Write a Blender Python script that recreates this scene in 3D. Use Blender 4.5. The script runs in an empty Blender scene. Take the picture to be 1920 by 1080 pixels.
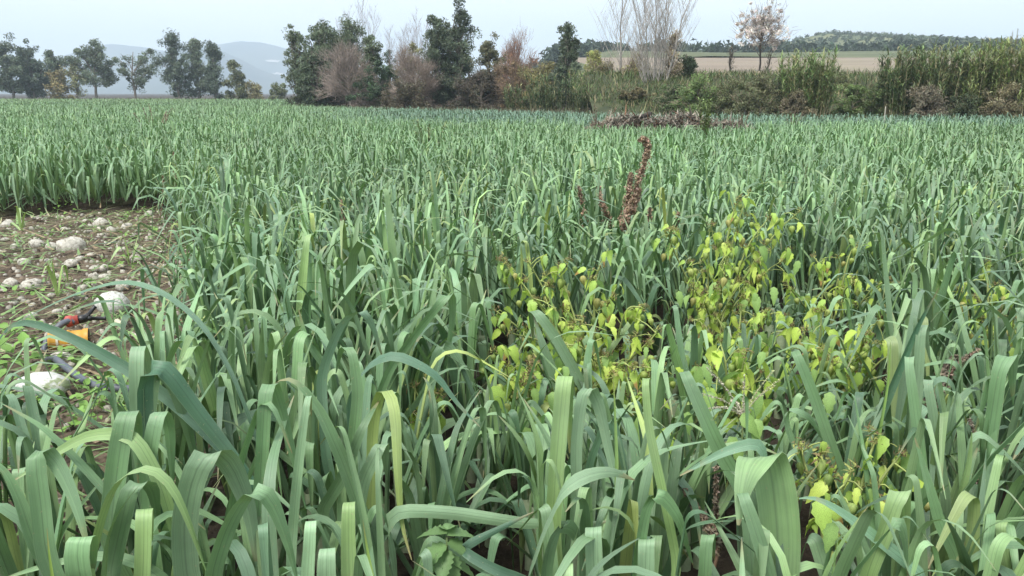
import bpy, math, random
import numpy as np
from mathutils import Vector, noise
random.seed(7)
rng = np.random.default_rng(7)
sc = bpy.context.scene
col = sc.collection

# ------------------------------------------------------------------ camera
F_PX, CAM_H, PITCH = 1478.0, 1.5, math.radians(13.9)
cam_d = bpy.data.cameras.new('camera'); cam = bpy.data.objects.new('camera', cam_d); col.objects.link(cam)
cam.location = (0, 0, CAM_H); cam.rotation_euler = (math.radians(90) - PITCH, 0, 0)
cam_d.sensor_width = 36; cam_d.lens = F_PX / 1920 * 36; cam_d.clip_start = 0.05; cam_d.clip_end = 20000
sc.camera = cam

# ------------------------------------------------------------------ world, sun, exposure
SUN_EL, SUN_AZ = math.radians(58), math.radians(212)      # azimuth clockwise from +Y: behind the camera, a little left
w = bpy.data.worlds.new('World'); sc.world = w; w.use_nodes = True
nt = w.node_tree; nt.nodes.clear()
sky = nt.nodes.new('ShaderNodeTexSky'); sky.sky_type = 'NISHITA'; sky.sun_disc = False
sky.sun_elevation = SUN_EL; sky.sun_rotation = SUN_AZ; sky.air_density = 1.0; sky.dust_density = 3.0; sky.ozone_density = 1.0
tc = nt.nodes.new('ShaderNodeTexCoord')
mp = nt.nodes.new('ShaderNodeMapping'); mp.inputs['Scale'].default_value = (1.5, 1.5, 6)
nz = nt.nodes.new('ShaderNodeTexNoise'); nz.inputs['Scale'].default_value = 1.6; nz.inputs['Detail'].default_value = 5
nt.links.new(tc.outputs['Generated'], mp.inputs['Vector']); nt.links.new(mp.outputs[0], nz.inputs['Vector'])
cr = nt.nodes.new('ShaderNodeValToRGB')
cr.color_ramp.elements[0].position = .3; cr.color_ramp.elements[0].color = (9.0, 9.9, 10.6, 1)
cr.color_ramp.elements[1].position = .75; cr.color_ramp.elements[1].color = (10.8, 11.25, 11.6, 1)
nt.links.new(nz.outputs['Fac'], cr.inputs['Fac'])
mx = nt.nodes.new('ShaderNodeMixRGB'); mx.inputs['Fac'].default_value = .86
nt.links.new(sky.outputs[0], mx.inputs['Color1']); nt.links.new(cr.outputs[0], mx.inputs['Color2'])
bg = nt.nodes.new('ShaderNodeBackground'); bg.inputs['Strength'].default_value = 0.1
out = nt.nodes.new('ShaderNodeOutputWorld')
nt.links.new(mx.outputs[0], bg.inputs['Color']); nt.links.new(bg.outputs[0], out.inputs['Surface'])
sd = bpy.data.lights.new('sun', 'SUN'); so = bpy.data.objects.new('sun', sd); col.objects.link(so)
sd.energy = 3.3; sd.angle = math.radians(20); sd.color = (1.0, .97, .92)
_sv = Vector((math.sin(SUN_AZ) * math.cos(SUN_EL), math.cos(SUN_AZ) * math.cos(SUN_EL), math.sin(SUN_EL)))
so.rotation_euler = (-_sv).to_track_quat('-Z', 'Y').to_euler(); so.location = (0, -5, 20)
sc.view_settings.view_transform = 'Standard'; sc.view_settings.look = 'None'
sc.view_settings.exposure = 0.48; sc.view_settings.gamma = 1.0; sc.view_settings.use_curve_mapping = False
sc.render.engine = 'CYCLES'
sc.cycles.use_denoising = True
sc.cycles.use_adaptive_sampling = True; sc.cycles.adaptive_threshold = .015
sc.cycles.max_bounces = 5; sc.cycles.diffuse_bounces = 3; sc.cycles.glossy_bounces = 2
sc.cycles.transmission_bounces = 3; sc.cycles.volume_bounces = 1; sc.cycles.transparent_max_bounces = 4
sc.cycles.caustics_reflective = False; sc.cycles.caustics_refractive = False

# ------------------------------------------------------------------ helpers
CP, SP = math.cos(PITCH), math.sin(PITCH)
def ray(px, py):
    u, v = (px - 960) / F_PX, (540 - py) / F_PX
    return np.array([u, CP + v * SP, -SP + v * CP])
def at(px, py, Y):
    d = ray(px, py); return np.array([0, 0, CAM_H]) + d * (Y / d[1])
def sst(t):
    t = np.clip(t, 0, 1); return t * t * (3 - 2 * t)
def gz(x, y):
    return -0.0045 * np.clip(y, 0, 75)
def ground_at(px, py):
    d = ray(px, py); t = -CAM_H / d[2]
    for _ in range(6):
        p = d * t; t = (gz(p[0], p[1]) - CAM_H) / d[2]
    p = d * t; return np.array([p[0], p[1], gz(p[0], p[1])])

def mesh_np(name, V, Q, uv=None, colr=None, smooth=True):
    V = np.ascontiguousarray(V, dtype=np.float32); Q = np.ascontiguousarray(Q, dtype=np.int32)
    k = Q.shape[1]
    me = bpy.data.meshes.new(name)
    me.vertices.add(len(V)); me.vertices.foreach_set('co', V.ravel())
    me.loops.add(Q.size); me.loops.foreach_set('vertex_index', Q.ravel())
    me.polygons.add(len(Q))
    me.polygons.foreach_set('loop_start', np.arange(0, Q.size, k, dtype=np.int32))
    if smooth: me.polygons.foreach_set('use_smooth', np.ones(len(Q), dtype=bool))
    if uv is not None:
        l = me.uv_layers.new(name='uv')
        l.data.foreach_set('uv', np.ascontiguousarray(uv[Q.ravel()], dtype=np.float32).ravel())
    if colr is not None:
        a = me.color_attributes.new('col', 'FLOAT_COLOR', 'POINT')
        c = np.ones((len(V), 4), dtype=np.float32); c[:, :3] = colr
        a.data.foreach_set('color', c.ravel())
    me.update(calc_edges=True)
    return me
def obj(name, me, mat=None, parent=None, loc=None):
    if mat is not None and len(me.materials) == 0: me.materials.append(mat)
    o = bpy.data.objects.new(name, me); col.objects.link(o)
    if parent is not None: o.parent = parent
    if loc is not None: o.location = loc
    return o
def empty(name, loc):
    o = bpy.data.objects.new(name, None); o.empty_display_size = .1; col.objects.link(o); o.location = loc; return o
def tag(o, label=None, cat=None, group=None, kind=None):
    if label: o['label'] = label
    if cat: o['category'] = cat
    if group: o['group'] = group
    if kind: o['kind'] = kind
    return o
class MB:
    """collects quad geometry with uv and colour"""
    def __init__(s): s.V, s.Q, s.U, s.C, s.n = [], [], [], [], 0
    def add(s, V, Q, U=None, C=None):
        V = np.asarray(V, float); s.V.append(V); s.Q.append(np.asarray(Q) + s.n); s.n += len(V)
        s.U.append(U if U is not None else np.zeros((len(V), 2)))
        c = np.ones((len(V), 3)) if C is None else np.broadcast_to(np.asarray(C, float), (len(V), 3))
        s.C.append(c)
    def mesh(s, name, smooth=True, off=None):
        V = np.concatenate(s.V)
        if off is not None: V = V - np.asarray(off)
        return mesh_np(name, V, np.concatenate(s.Q), np.concatenate(s.U), np.concatenate(s.C), smooth)
def catmull(P, n):
    P = np.asarray(P, float); P = np.vstack([2 * P[0] - P[1], P, 2 * P[-1] - P[-2]])
    out = []
    m = len(P) - 3
    for i in range(m):
        t = np.linspace(0, 1, n, endpoint=(i == m - 1))[:, None]
        a, b, c, d = P[i], P[i + 1], P[i + 2], P[i + 3]
        out.append(.5 * ((2 * b) + (c - a) * t + (2 * a - 5 * b + 4 * c - d) * t ** 2 + (3 * b - a - 3 * c + d) * t ** 3))
    return np.vstack(out)
def tube(P, R, sides=6, cap=True):
    P = np.asarray(P, float); n = len(P); R = np.atleast_1d(np.asarray(R, float)); R = np.interp(np.linspace(0, 1, n), np.linspace(0, 1, len(R)), R) if len(R) > 1 else np.full(n, R[0])
    T = np.gradient(P, axis=0); T /= np.linalg.norm(T, axis=1)[:, None] + 1e-9
    ref = np.array([0.31, .17, .93]) if abs(T[:, 2]).mean() < .8 else np.array([.97, .2, .1])
    A = np.cross(T, ref); A /= np.linalg.norm(A, axis=1)[:, None] + 1e-9
    B = np.cross(T, A)
    a = np.linspace(0, 2 * math.pi, sides, endpoint=False)
    V = (P[:, None] + R[:, None, None] * (np.cos(a)[None, :, None] * A[:, None] + np.sin(a)[None, :, None] * B[:, None])).reshape(-1, 3)
    i = np.arange(n - 1)[:, None] * sides; j = np.arange(sides)[None]; j2 = (j + 1) % sides
    Q = np.stack([i + j, i + j2, i + sides + j2, i + sides + j], -1).reshape(-1, 4)
    U = np.stack([np.tile(a / 6.283, n), np.repeat(np.linspace(0, 1, n), sides)], 1)
    if cap:
        V = np.vstack([V, P[:1], P[-1:]]); U = np.vstack([U, [[0, 0]], [[0, 1]]])
        c0, c1 = n * sides, n * sides + 1; e = (n - 1) * sides
        caps = []
        for k in range(0, sides - 1, 2):
            caps.append([c0, (k + 2) % sides, k + 1, k]); caps.append([c1, e + k, e + k + 1, e + (k + 2) % sides])
        if sides % 2: caps += [[c0, 0, sides - 1, sides - 1], [c1, e + sides - 1, e, e]]
        if sides % 2 == 0: Q = np.vstack([Q, caps])
    return V, Q, U

# ------------------------------------------------------------------ materials
def nmat(name):
    m = bpy.data.materials.new(name); m.use_nodes = True; nt = m.node_tree
    b = nt.nodes['Principled BSDF']; o = nt.nodes['Material Output']
    return m, nt, b, o
def N(nt, t, **kw):
    n = nt.nodes.new(t)
    for k, v in kw.items():
        if k in n.inputs: n.inputs[k].default_value = v
        else: setattr(n, k, v)
    return n
def noise_col(nt, scale, c1, c2, p1=.35, p2=.65, detail=6, coord='Object', rough=.6, vec=None):
    tcn = N(nt, 'ShaderNodeTexCoord'); n = N(nt, 'ShaderNodeTexNoise', Scale=scale, Detail=detail, Roughness=rough)
    nt.links.new(vec if vec is not None else tcn.outputs[coord], n.inputs['Vector'])
    r = N(nt, 'ShaderNodeValToRGB'); e = r.color_ramp.elements
    e[0].position, e[1].position = p1, p2; e[0].color = (*c1, 1); e[1].color = (*c2, 1)
    nt.links.new(n.outputs['Fac'], r.inputs['Fac']); return r.outputs[0], n.outputs['Fac']
def mix(nt, fac, a, b, mode='MIX'):
    m = N(nt, 'ShaderNodeMixRGB'); m.blend_type = mode
    for s, v in ((m.inputs[0], fac), (m.inputs[1], a), (m.inputs[2], b)):
        if hasattr(v, 'is_linked') or hasattr(v, 'links'): nt.links.new(v, s)
        else: s.default_value = v if not isinstance(v, tuple) else (*v, 1)[:4]
    return m.outputs[0]
def math_n(nt, op, a, b=None, clamp=False):
    m = N(nt, 'ShaderNodeMath'); m.operation = op; m.use_clamp = clamp
    for i, v in enumerate((a, b)):
        if v is None: continue
        if isinstance(v, (int, float)): m.inputs[i].default_value = v
        else: nt.links.new(v, m.inputs[i])
    return m.outputs[0]
def bump(nt, b, h, strength=.4, dist=.01):
    n = N(nt, 'ShaderNodeBump', Strength=strength, Distance=dist); nt.links.new(h, n.inputs['Height']); nt.links.new(n.outputs[0], b.inputs['Normal'])
def translucent(nt, b, o, colr, fac):
    t = N(nt, 'ShaderNodeBsdfTranslucent'); nt.links.new(colr, t.inputs['Color'])
    m = N(nt, 'ShaderNodeMixShader'); m.inputs[0].default_value = fac
    nt.links.new(b.outputs[0], m.inputs[1]); nt.links.new(t.outputs[0], m.inputs[2]); nt.links.new(m.outputs[0], o.inputs['Surface'])

def mat_leek():
    m, nt, b, o = nmat('leek_leaf')
    at_ = N(nt, 'ShaderNodeAttribute', attribute_name='col')
    uv = N(nt, 'ShaderNodeUVMap'); sp = N(nt, 'ShaderNodeSeparateXYZ'); nt.links.new(uv.outputs[0], sp.inputs[0])
    geo = N(nt, 'ShaderNodeNewGeometry')
    # fine parallel veins
    cb = N(nt, 'ShaderNodeCombineXYZ')
    nt.links.new(math_n(nt, 'MULTIPLY', sp.outputs[0], 26.0), cb.inputs[0]); nt.links.new(math_n(nt, 'MULTIPLY', sp.outputs[1], 1.6), cb.inputs[1])
    pos = N(nt, 'ShaderNodeSeparateXYZ'); 
    nt.links.new(at_.outputs['Fac'], cb.inputs[2])
    n1 = N(nt, 'ShaderNodeTexNoise', Scale=1.0, Detail=3.0, Roughness=.6); nt.links.new(cb.outputs[0], n1.inputs['Vector'])
    n2 = N(nt, 'ShaderNodeTexNoise', Scale=9.0, Detail=4.0); nt.links.new(geo.outputs['Position'], n2.inputs['Vector'])
    v1 = N(nt, 'ShaderNodeMapRange', **{'From Min': .3, 'From Max': .7, 'To Min': .80, 'To Max': 1.18}); nt.links.new(n1.outputs['Fac'], v1.inputs['Value'])
    v2 = N(nt, 'ShaderNodeMapRange', **{'From Min': .3, 'From Max': .7, 'To Min': .86, 'To Max': 1.14}); nt.links.new(n2.outputs['Fac'], v2.inputs['Value'])
    k = math_n(nt, 'MULTIPLY', v1.outputs[0], v2.outputs[0])
    # midrib groove
    d = math_n(nt, 'ABSOLUTE', math_n(nt, 'SUBTRACT', sp.outputs[0], .5))
    mr = N(nt, 'ShaderNodeMapRange', **{'From Min': .012, 'From Max': .05, 'To Min': .74, 'To Max': 1.0}); nt.links.new(d, mr.inputs['Value'])
    k = math_n(nt, 'MULTIPLY', k, mr.outputs[0])
    c = N(nt, 'ShaderNodeVectorMath'); c.operation = 'SCALE'; nt.links.new(at_.outputs['Color'], c.inputs[0]); nt.links.new(k, c.inputs['Scale'])
    # leaf margin paler, dry straw tip on some leaves
    ed = N(nt, 'ShaderNodeMapRange', **{'From Min': .455, 'From Max': .5, 'To Min': 0., 'To Max': .35}); nt.links.new(d, ed.inputs['Value'])
    cc = mix(nt, ed.outputs[0], c.outputs[0], (.30, .38, .22))
    tp = N(nt, 'ShaderNodeMapRange', **{'From Min': .90, 'From Max': .985, 'To Min': 0., 'To Max': .8}); nt.links.new(sp.outputs[1], tp.inputs['Value'])
    tip = math_n(nt, 'MULTIPLY', tp.outputs[0], math_n(nt, 'GREATER_THAN', n2.outputs['Fac'], .5))
    cc = mix(nt, tip, cc, (.30, .24, .12))
    # waxy bloom in patches, small dry flecks
    n3 = N(nt, 'ShaderNodeTexNoise', Scale=3.5, Detail=3.0); nt.links.new(geo.outputs['Position'], n3.inputs['Vector'])
    bl_ = N(nt, 'ShaderNodeMapRange', **{'From Min': .42, 'From Max': .72, 'To Min': 0., 'To Max': .30}); nt.links.new(n3.outputs['Fac'], bl_.inputs['Value'])
    cc = mix(nt, bl_.outputs[0], cc, (.31, .41, .31))
    n4 = N(nt, 'ShaderNodeTexNoise', Scale=150.0, Detail=2.0); nt.links.new(geo.outputs['Position'], n4.inputs['Vector'])
    sp_ = N(nt, 'ShaderNodeMapRange', **{'From Min': .68, 'From Max': .74, 'To Min': 0., 'To Max': .55}); nt.links.new(n4.outputs['Fac'], sp_.inputs['Value'])
    cc = mix(nt, sp_.outputs[0], cc, (.36, .33, .20))
    nt.links.new(cc, b.inputs['Base Color'])
    b.inputs['Roughness'].default_value = .47; b.inputs['Specular IOR Level'].default_value = .5
    bump(nt, b, n1.outputs['Fac'], .35, .003)
    tr = mix(nt, 1.0, cc, (1.25, 1.35, .6), 'MULTIPLY')
    translucent(nt, b, o, tr, .11)
    return m
def mat_leafcol(name, rough=.55, tr=.2, vary=.25, scale=30.0, spec=.3):
    """colour attribute with mottling, for any foliage or twigs"""
    m, nt, b, o = nmat(name)
    at_ = N(nt, 'ShaderNodeAttribute', attribute_name='col')
    r, f = noise_col(nt, scale, (1 - vary,) * 3, (1 + vary,) * 3)
    c = mix(nt, 1.0, at_.outputs['Color'], r, 'MULTIPLY')
    nt.links.new(c, b.inputs['Base Color']); b.inputs['Roughness'].default_value = rough; b.inputs['Specular IOR Level'].default_value = spec
    if tr > 0: translucent(nt, b, o, c, tr)
    return m
def mat_noise(name, c1, c2, scale, rough=.9, bs=.5, bd=.02, p1=.35, p2=.65, spec=.3, c3=None, s3=1.0):
    m, nt, b, o = nmat(name)
    c, f = noise_col(nt, scale, c1, c2, p1, p2)
    if c3 is not None:
        _, f3 = noise_col(nt, s3, (0, 0, 0), (1, 1, 1)); mr = N(nt, 'ShaderNodeMapRange', **{'From Min': .48, 'From Max': .62}); nt.links.new(f3, mr.inputs['Value'])
        c = mix(nt, mr.outputs[0], c, c3)
    nt.links.new(c, b.inputs['Base Color']); b.inputs['Roughness'].default_value = rough; b.inputs['Specular IOR Level'].default_value = spec
    if bs: bump(nt, b, f, bs, bd)
    return m

M_LEEK = mat_leek()
M_SHANK = mat_noise('leek_shank', (.26, .33, .20), (.36, .42, .27), 40, .5, .2, .002)
M_CROWN = mat_leafcol('tree_foliage', .6, .22, .3, 1.2)
M_TWIG = mat_leafcol('twigs', .85, 0, .2, 3)
M_BARK = mat_noise('bark', (.13, .11, .09), (.24, .21, .18), 8, .9, .8, .03)
M_PALEBARK = mat_noise('pale_bark', (.22, .205, .18), (.38, .355, .32), 6, .85, .5, .02)
M_DARKBARK = mat_noise('dark_bark', (.025, .022, .02), (.07, .06, .05), 9, .9, .8, .03)
M_WEED = mat_leafcol('weed_leaf', .5, .25, .2, 60)
M_PHYS = mat_leafcol('ground_cherry_leaf', .5, .36, .28, 55)
M_HUSK = mat_leafcol('husk', .55, .35, .25, 90)
M_SEED = mat_leafcol('seed_head', .85, .05, .3, 200)
M_DRY = mat_leafcol('dry_leaf', .8, .15, .3, 25)
M_STONE = mat_noise('stone', (.36, .34, .29), (.58, .55, .48), 9, .85, .4, .01, c3=(.24, .22, .18), s3=7)
M_WSTONE = mat_noise('white_stone', (.46, .46, .42), (.66, .66, .61), 12, .8, .4, .008, c3=(.34, .34, .29), s3=14)

# ------------------------------------------------------------------ ground and far terrain
def grid(name, xs, ys, zf, mat, kind='structure', colf=None):
    X, Y = np.meshgrid(xs, ys); Z = zf(X, Y)
    V = np.stack([X, Y, Z], -1).reshape(-1, 3)
    nx, ny = len(xs), len(ys)
    i = (np.arange(ny - 1)[:, None] * nx + np.arange(nx - 1)[None]).ravel()
    Q = np.stack([i, i + 1, i + nx + 1, i + nx], -1)
    o = obj(name, mesh_np(name, V, Q, None, colf(X, Y).reshape(-1, 1) * np.ones((1, 3)) if colf else None), mat); tag(o, kind=kind); return o
def vnoise(X, Y, s, oct=3, seed=0.0):
    out = np.empty(X.shape)
    for idx in np.ndindex(X.shape):
        out[idx] = noise.fractal(Vector((X[idx] * s + seed, Y[idx] * s - seed, seed)), 1.0, 2.0, oct)
    return out
# bare harvested patch on the left: right-hand border x as a function of y
PB_Y = np.array([1.0, 2.3, 3.0, 4.0, 5.2, 7.0, 9.0, 10.3])
PB_X = np.array([-1.02, -1.18, -1.34, -1.64, -2.0, -2.78, -3.8, -4.4])
def in_patch(x, y):
    return (y < 10.3 + .35 * np.sin(x * 2.3 + 1) + .2 * np.sin(x * 6.1)) & (x < np.interp(y, PB_Y, PB_X) + .12 * np.sin(y * 4.3) + .07 * np.sin(y * 11)) & (y > 2.15 - .25 * (x + 1.2))
def mat_soil():
    m, nt, b, o = nmat('soil')
    c, f = noise_col(nt, 2.2, (.028, .022, .017), (.072, .058, .044), .3, .7, 9)  # moist soil, darkened further to put the shade between leeks into its colour
    c2, f2 = noise_col(nt, 26, (.7, .7, .7), (1.45, 1.4, 1.35), .35, .7, 6)
    c = mix(nt, 1.0, c, c2, 'MULTIPLY')
    g, f3 = noise_col(nt, .9, (0, 0, 0), (1, 1, 1), .56, .72, 6)
    c = mix(nt, math_n(nt, 'MULTIPLY', g, .55), c, (.085, .105, .045))
    dry = N(nt, 'ShaderNodeAttribute', attribute_name='col')
    c = mix(nt, math_n(nt, 'MULTIPLY', dry.outputs['Fac'], .75), c, mix(nt, 1.0, c, (3.0, 2.95, 2.8), 'MULTIPLY'))
    nt.links.new(c, b.inputs['Base Color']); b.inputs['Roughness'].default_value = .95; b.inputs['Specular IOR Level'].default_value = .2
    bump(nt, b, math_n(nt, 'ADD', f2, f), .9, .03)
    return m
M_SOIL = mat_soil()
xs = np.concatenate([[-3850, -2500, -1500, -800, -400, -200, -100, -50, -25, -14], np.arange(-9, 3, .11), [4, 6, 9, 14, 25, 50, 100, 200, 400, 800, 1500, 2500, 3850]])
ys = np.concatenate([[-3850, -1500, -500, -150, -40, -10, -3], np.arange(0, 12, .11), [13, 15, 18, 22, 30, 40, 50, 60, 75, 100, 150, 200, 400, 800, 1500, 2500, 3850]])
def zg_soil(X, Y):
    Z = gz(X, Y).copy()
    near = (X > -9.1) & (X < 3.1) & (Y > -.1) & (Y < 12.1)
    n = np.zeros(X.shape)
    for i, j in zip(*np.nonzero(near)):
        n[i, j] = .035 * noise.fractal(Vector((X[i, j] * 2.3, Y[i, j] * 2.3, 1.7)), 1.0, 2.0, 4) + .02 * noise.noise(Vector((X[i, j] * 7, Y[i, j] * 7, 4)))
    n[near] += -.01
    n -= (Y > 60) * .0
    return Z + n
grid('ground', xs, ys, zg_soil, M_SOIL, colf=lambda X, Y: in_patch(X, Y) * 1.0)

# right-hand bank, ploughed field and meadow above it
def zbank(X, Y): return gz(X, Y) + 3.2 * sst((Y - 45.5) / 14)
M_BANK = mat_noise('bank_soil', (.035, .045, .022), (.075, .08, .04), 1.2, .95, .6, .05)
grid('bank', np.linspace(5, 62, 58), np.linspace(44.5, 59.8, 22), lambda X, Y: zbank(X, Y) * 1.0 - .15 + .12 * np.sin(X * 1.3) * np.sin(Y * .9) * (Y > 46), M_BANK)
def mat_plough():
    m, nt, b, o = nmat('ploughed_earth')
    tcn = N(nt, 'ShaderNodeTexCoord'); mpn = N(nt, 'ShaderNodeMapping'); mpn.inputs['Scale'].default_value = (.15, 1.0, 1.0); nt.links.new(tcn.outputs['Object'], mpn.inputs[0])
    c, f = noise_col(nt, .5, (.165, .132, .10), (.255, .205, .155), .3, .7, 8, vec=mpn.outputs[0])
    g, _ = noise_col(nt, .07, (0, 0, 0), (1, 1, 1), .5, .62)
    c = mix(nt, math_n(nt, 'MULTIPLY', g, .3), c, (.22, .21, .11))
    nt.links.new(c, b.inputs['Base Color']); b.inputs['Roughness'].default_value = .95; bump(nt, b, f, .6, .2); return m
def zpl(X, Y): return 2.9 + (Y - 59.5) / 75 * 4.2
grid('ploughed_field', np.linspace(8, 130, 62), np.linspace(59.5, 135, 40), lambda X, Y: zpl(X, Y) + .06 * np.sin(Y * 5) - .35 * sst((61 - Y) / 1.5), mat_plough())
def zme(X, Y): return -.6 + (7.65 + (Y - 134) / 130 * 7.3) * sst((X - 4) / 26)
grid('meadow', np.linspace(-60, 260, 60), np.linspace(134, 272, 30), lambda X, Y: zme(X, Y) + .3 * np.sin(X * .06), mat_noise('meadow_grass', (.065, .08, .036), (.125, .135, .068), .06, .95, .4, .2))
# wooded hill behind
HX = np.array([1060, 1130, 1220, 1290, 1350, 1400, 1450, 1500, 1560, 1620, 1700, 1760, 1850, 1920, 2060, 2300])
HY = np.array([150, 126, 112, 105, 101, 97, 87, 74, 77, 82, 89, 94, 98, 102, 112, 130])
def zhill(X, Y):
    px = 960 + X / 540.0 * F_PX * CP      # crest stands at 540 m
    top = CAM_H + (174 - np.interp(px, HX, HY)) / F_PX * 560
    t = np.clip((Y - 262) / 278, 0, 1.0)
    back = np.clip((Y - 540) / 200, 0, 1)
    return 13.5 + t ** 1.15 * (top - 13.5) + t * (1 - t) * 3 - back * back * 30 - 30 * (1 - sst((X + 30) / 50)) * (1 - t)
grid('hill', np.linspace(-40, 620, 66), np.linspace(262, 740, 40), zhill, mat_noise('hill_scrub', (.065, .085, .04), (.15, .155, .075), .03, .95, .5, .5))
# far blue mountains
def mountain(name, Y0, prof, depth, seed, mat):
    px = np.array([p[0] for p in prof], float); py = np.array([p[1] for p in prof], float)
    xs = (np.linspace(px[0], px[-1], 150) - 960) / (F_PX * CP) * Y0
    ts = np.linspace(-1, 1, 26)
    X, T = np.meshgrid(xs, ts)
    p = 960 + X / Y0 * F_PX * CP
    H = CAM_H + (174 - np.interp(p, px, py)) / F_PX * Y0 / CP
    nn = vnoise(X, T * depth, .0022, 5, seed)
    Z = -2 + (H + 2) * (1 - np.abs(T)) ** .85 * (1 + .22 * nn * (1 - np.abs(T)) ** .3 * np.abs(T) ** .4) + 3.5 * nn * (1 - np.abs(T))
    V = np.stack([X, Y0 + T * depth, Z], -1).reshape(-1, 3); nx, ny = len(xs), len(ts)
    i = (np.arange(ny - 1)[:, None] * nx + np.arange(nx - 1)[None]).ravel()
    o = obj(name, mesh_np(name, V, np.stack([i, i + 1, i + nx + 1, i + nx], -1)), mat); tag(o, kind='structure')
M_MOUNT = mat_noise('mountain_slope', (.035, .05, .05), (.10, .11, .09), .006, 1, 0, 0, c3=(.05, .065, .05), s3=.003)
M_MOUNT2 = mat_noise('quarried_slope', (.06, .075, .07), (.11, .12, .10), .006, 1, 0, 0, p1=.45, p2=.6, c3=(.07, .08, .06), s3=.004)
mountain('far_mountain', 3300, [(-700, 160), (-400, 135), (-120, 138), (40, 132), (150, 116), (215, 98), (262, 88), (300, 91), (350, 100), (410, 98), (450, 90), (490, 83), (525, 86), (560, 96), (640, 120), (760, 150), (900, 172)], 480, 3.1, M_MOUNT2)
mountain('near_mountain', 2500, [(-700, 160), (-300, 135), (-60, 128), (60, 140), (200, 130), (300, 118), (380, 99), (425, 98), (455, 106), (490, 122), (520, 138), (560, 148), (640, 160), (760, 171)], 380, 8.3, M_MOUNT)
# pale rock cuts lying on the far slope
from mathutils.bvhtree import BVHTree
_mo = [bpy.data.objects['near_mountain'], bpy.data.objects['far_mountain']]
_bv = [BVHTree.FromPolygons([v.co.copy() for v in o.data.vertices], [tuple(p.vertices) for p in o.data.polygons]) for o in _mo]
M_CUT = mat_noise('cut_rock', (.38, .35, .34), (.55, .51, .49), .05, 1, 0, 0)
for i, (px, py, wpx, hpx) in enumerate([(512, 114, 30, 4), (522, 138, 24, 3)]):
    V = []; n = 14
    for r_ in range(4):
        for k in range(n):
            t = k / (n - 1); j = noise.noise(Vector((t * 7, i * 5.3, 1))) * 2.0
            qx, qy = px + (t - .5) * wpx, py + j + (r_ / 3 - .5) * hpx * (1 - abs(2 * t - 1) ** 3)
            dd = Vector(ray(qx, qy)).normalized()
            hits = [h[0] for h in (bv.ray_cast(Vector((0, 0, CAM_H)), dd) for bv in _bv) if h[0] is not None]
            h = min(hits, key=lambda q: q.length) if hits else Vector((0, 0, CAM_H)) + dd * 2600
            V.append(tuple(h - dd * 4))
    Q = [[r_ * n + k, r_ * n + k + 1, (r_ + 1) * n + k + 1, (r_ + 1) * n + k] for r_ in range(3) for k in range(n - 1)]
    tag(obj('rock_cut', mesh_np('rock_cut', np.array(V), np.array(Q)), M_CUT), kind='structure')

# ------------------------------------------------------------------ leeks
BLUE = np.array([.138, .242, .150]); MID = np.array([.168, .292, .136]); LIGHT = np.array([.270, .405, .155]); YEL = np.array([.33, .38, .09]); DARK = np.array([.042, .096, .054])
SEGS = {'hi': (5, 6, 6), 'near': (3, 4, 4), 'mid': (2, 3, 3), 'lo': (1, 2, 2), 'far': (1, 1, 1)}
def leaves_batch(base, az, L, W, th0, bp, bl, bend, droop, curl, twist, fold, colr, lod):
    """N leaf ribbons at once: returns V (N,S,C,3), uv, col"""
    nA, nB, nC = SEGS[lod]; C = {'hi': 5, 'near': 3, 'mid': 3}.get(lod, 2)
    n = len(L); bl = np.minimum(bl, 2 * bp * .9)
    a0 = bp - bl / 2; b0 = np.minimum(bp + bl / 2, .94)
    s = np.concatenate([np.linspace(0, 1, nA + 1)[None, :-1] * a0[:, None],
                        a0[:, None] + np.linspace(0, 1, nB + 1)[None, :-1] * (b0 - a0)[:, None],
                        b0[:, None] + np.linspace(0, 1, nC + 1)[None] * (1 - b0)[:, None]], 1)
    sm = np.concatenate([.5 * (s[:, :-1] + s[:, 1:])], 1)
    ang = lambda q: np.maximum(th0[:, None] - droop[:, None] * q ** 2 - bend[:, None] * sst((q - a0[:, None]) / (b0 - a0)[:, None]), -1.50)
    azf = lambda q: az[:, None] + curl[:, None] * q ** 1.5
    ds = np.diff(s, axis=1) * L[:, None]
    e, a = ang(sm), azf(sm)
    step = np.stack([np.cos(e) * np.cos(a), np.cos(e) * np.sin(a), np.sin(e)], -1) * ds[..., None]
    P = np.concatenate([base[:, None], base[:, None] + np.cumsum(step, 1)], 1)
    e, a = ang(s), azf(s); ca, sa, ce, se = np.cos(a), np.sin(a), np.cos(e), np.sin(e)
    T = np.stack([ce * ca, ce * sa, se], -1); Nn = np.stack([-se * ca, -se * sa, ce], -1); B = np.stack([-sa, ca, 0 * a], -1)
    tw = twist[:, None] * s; ct, st = np.cos(tw)[..., None], np.sin(tw)[..., None]
    B, Nn = B * ct + Nn * st, Nn * ct - B * st
    wd = W[:, None] * np.minimum(1, .72 + 1.1 * s) * (1 - np.clip((s - .38) / .62, 0, 1) ** 1.7 * .95) * .5
    fl = fold[:, None] * (1 - .85 * np.exp(-((s - bp[:, None]) / (.6 * bl[:, None] + .02)) ** 2)) * (1.15 - .5 * s)
    u = np.linspace(-1, 1, C)
    hgt = np.abs(u) ** 1.25
    V = P[:, :, None] + wd[..., None, None] * (u[None, None, :, None] * B[:, :, None] * np.cos(fl * .9)[..., None, None] + (hgt[None, None, :, None] * np.sin(fl * .9)[..., None, None]) * Nn[:, :, None])
    S = s.shape[1]
    uv = np.stack([np.broadcast_to((u * .5 + .5)[None, None], (n, S, C)), np.broadcast_to(s[..., None], (n, S, C))], -1)
    # sheath end paler and yellower
    pale = np.clip(1 - s / .2, 0, 1)[..., None] * .30
    cc = colr[:, None] * (1 - pale) + np.array([.24, .33, .13]) * pale
    cc = np.broadcast_to(cc[:, :, None], (n, S, C, 3))
    return V, uv, cc
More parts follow.
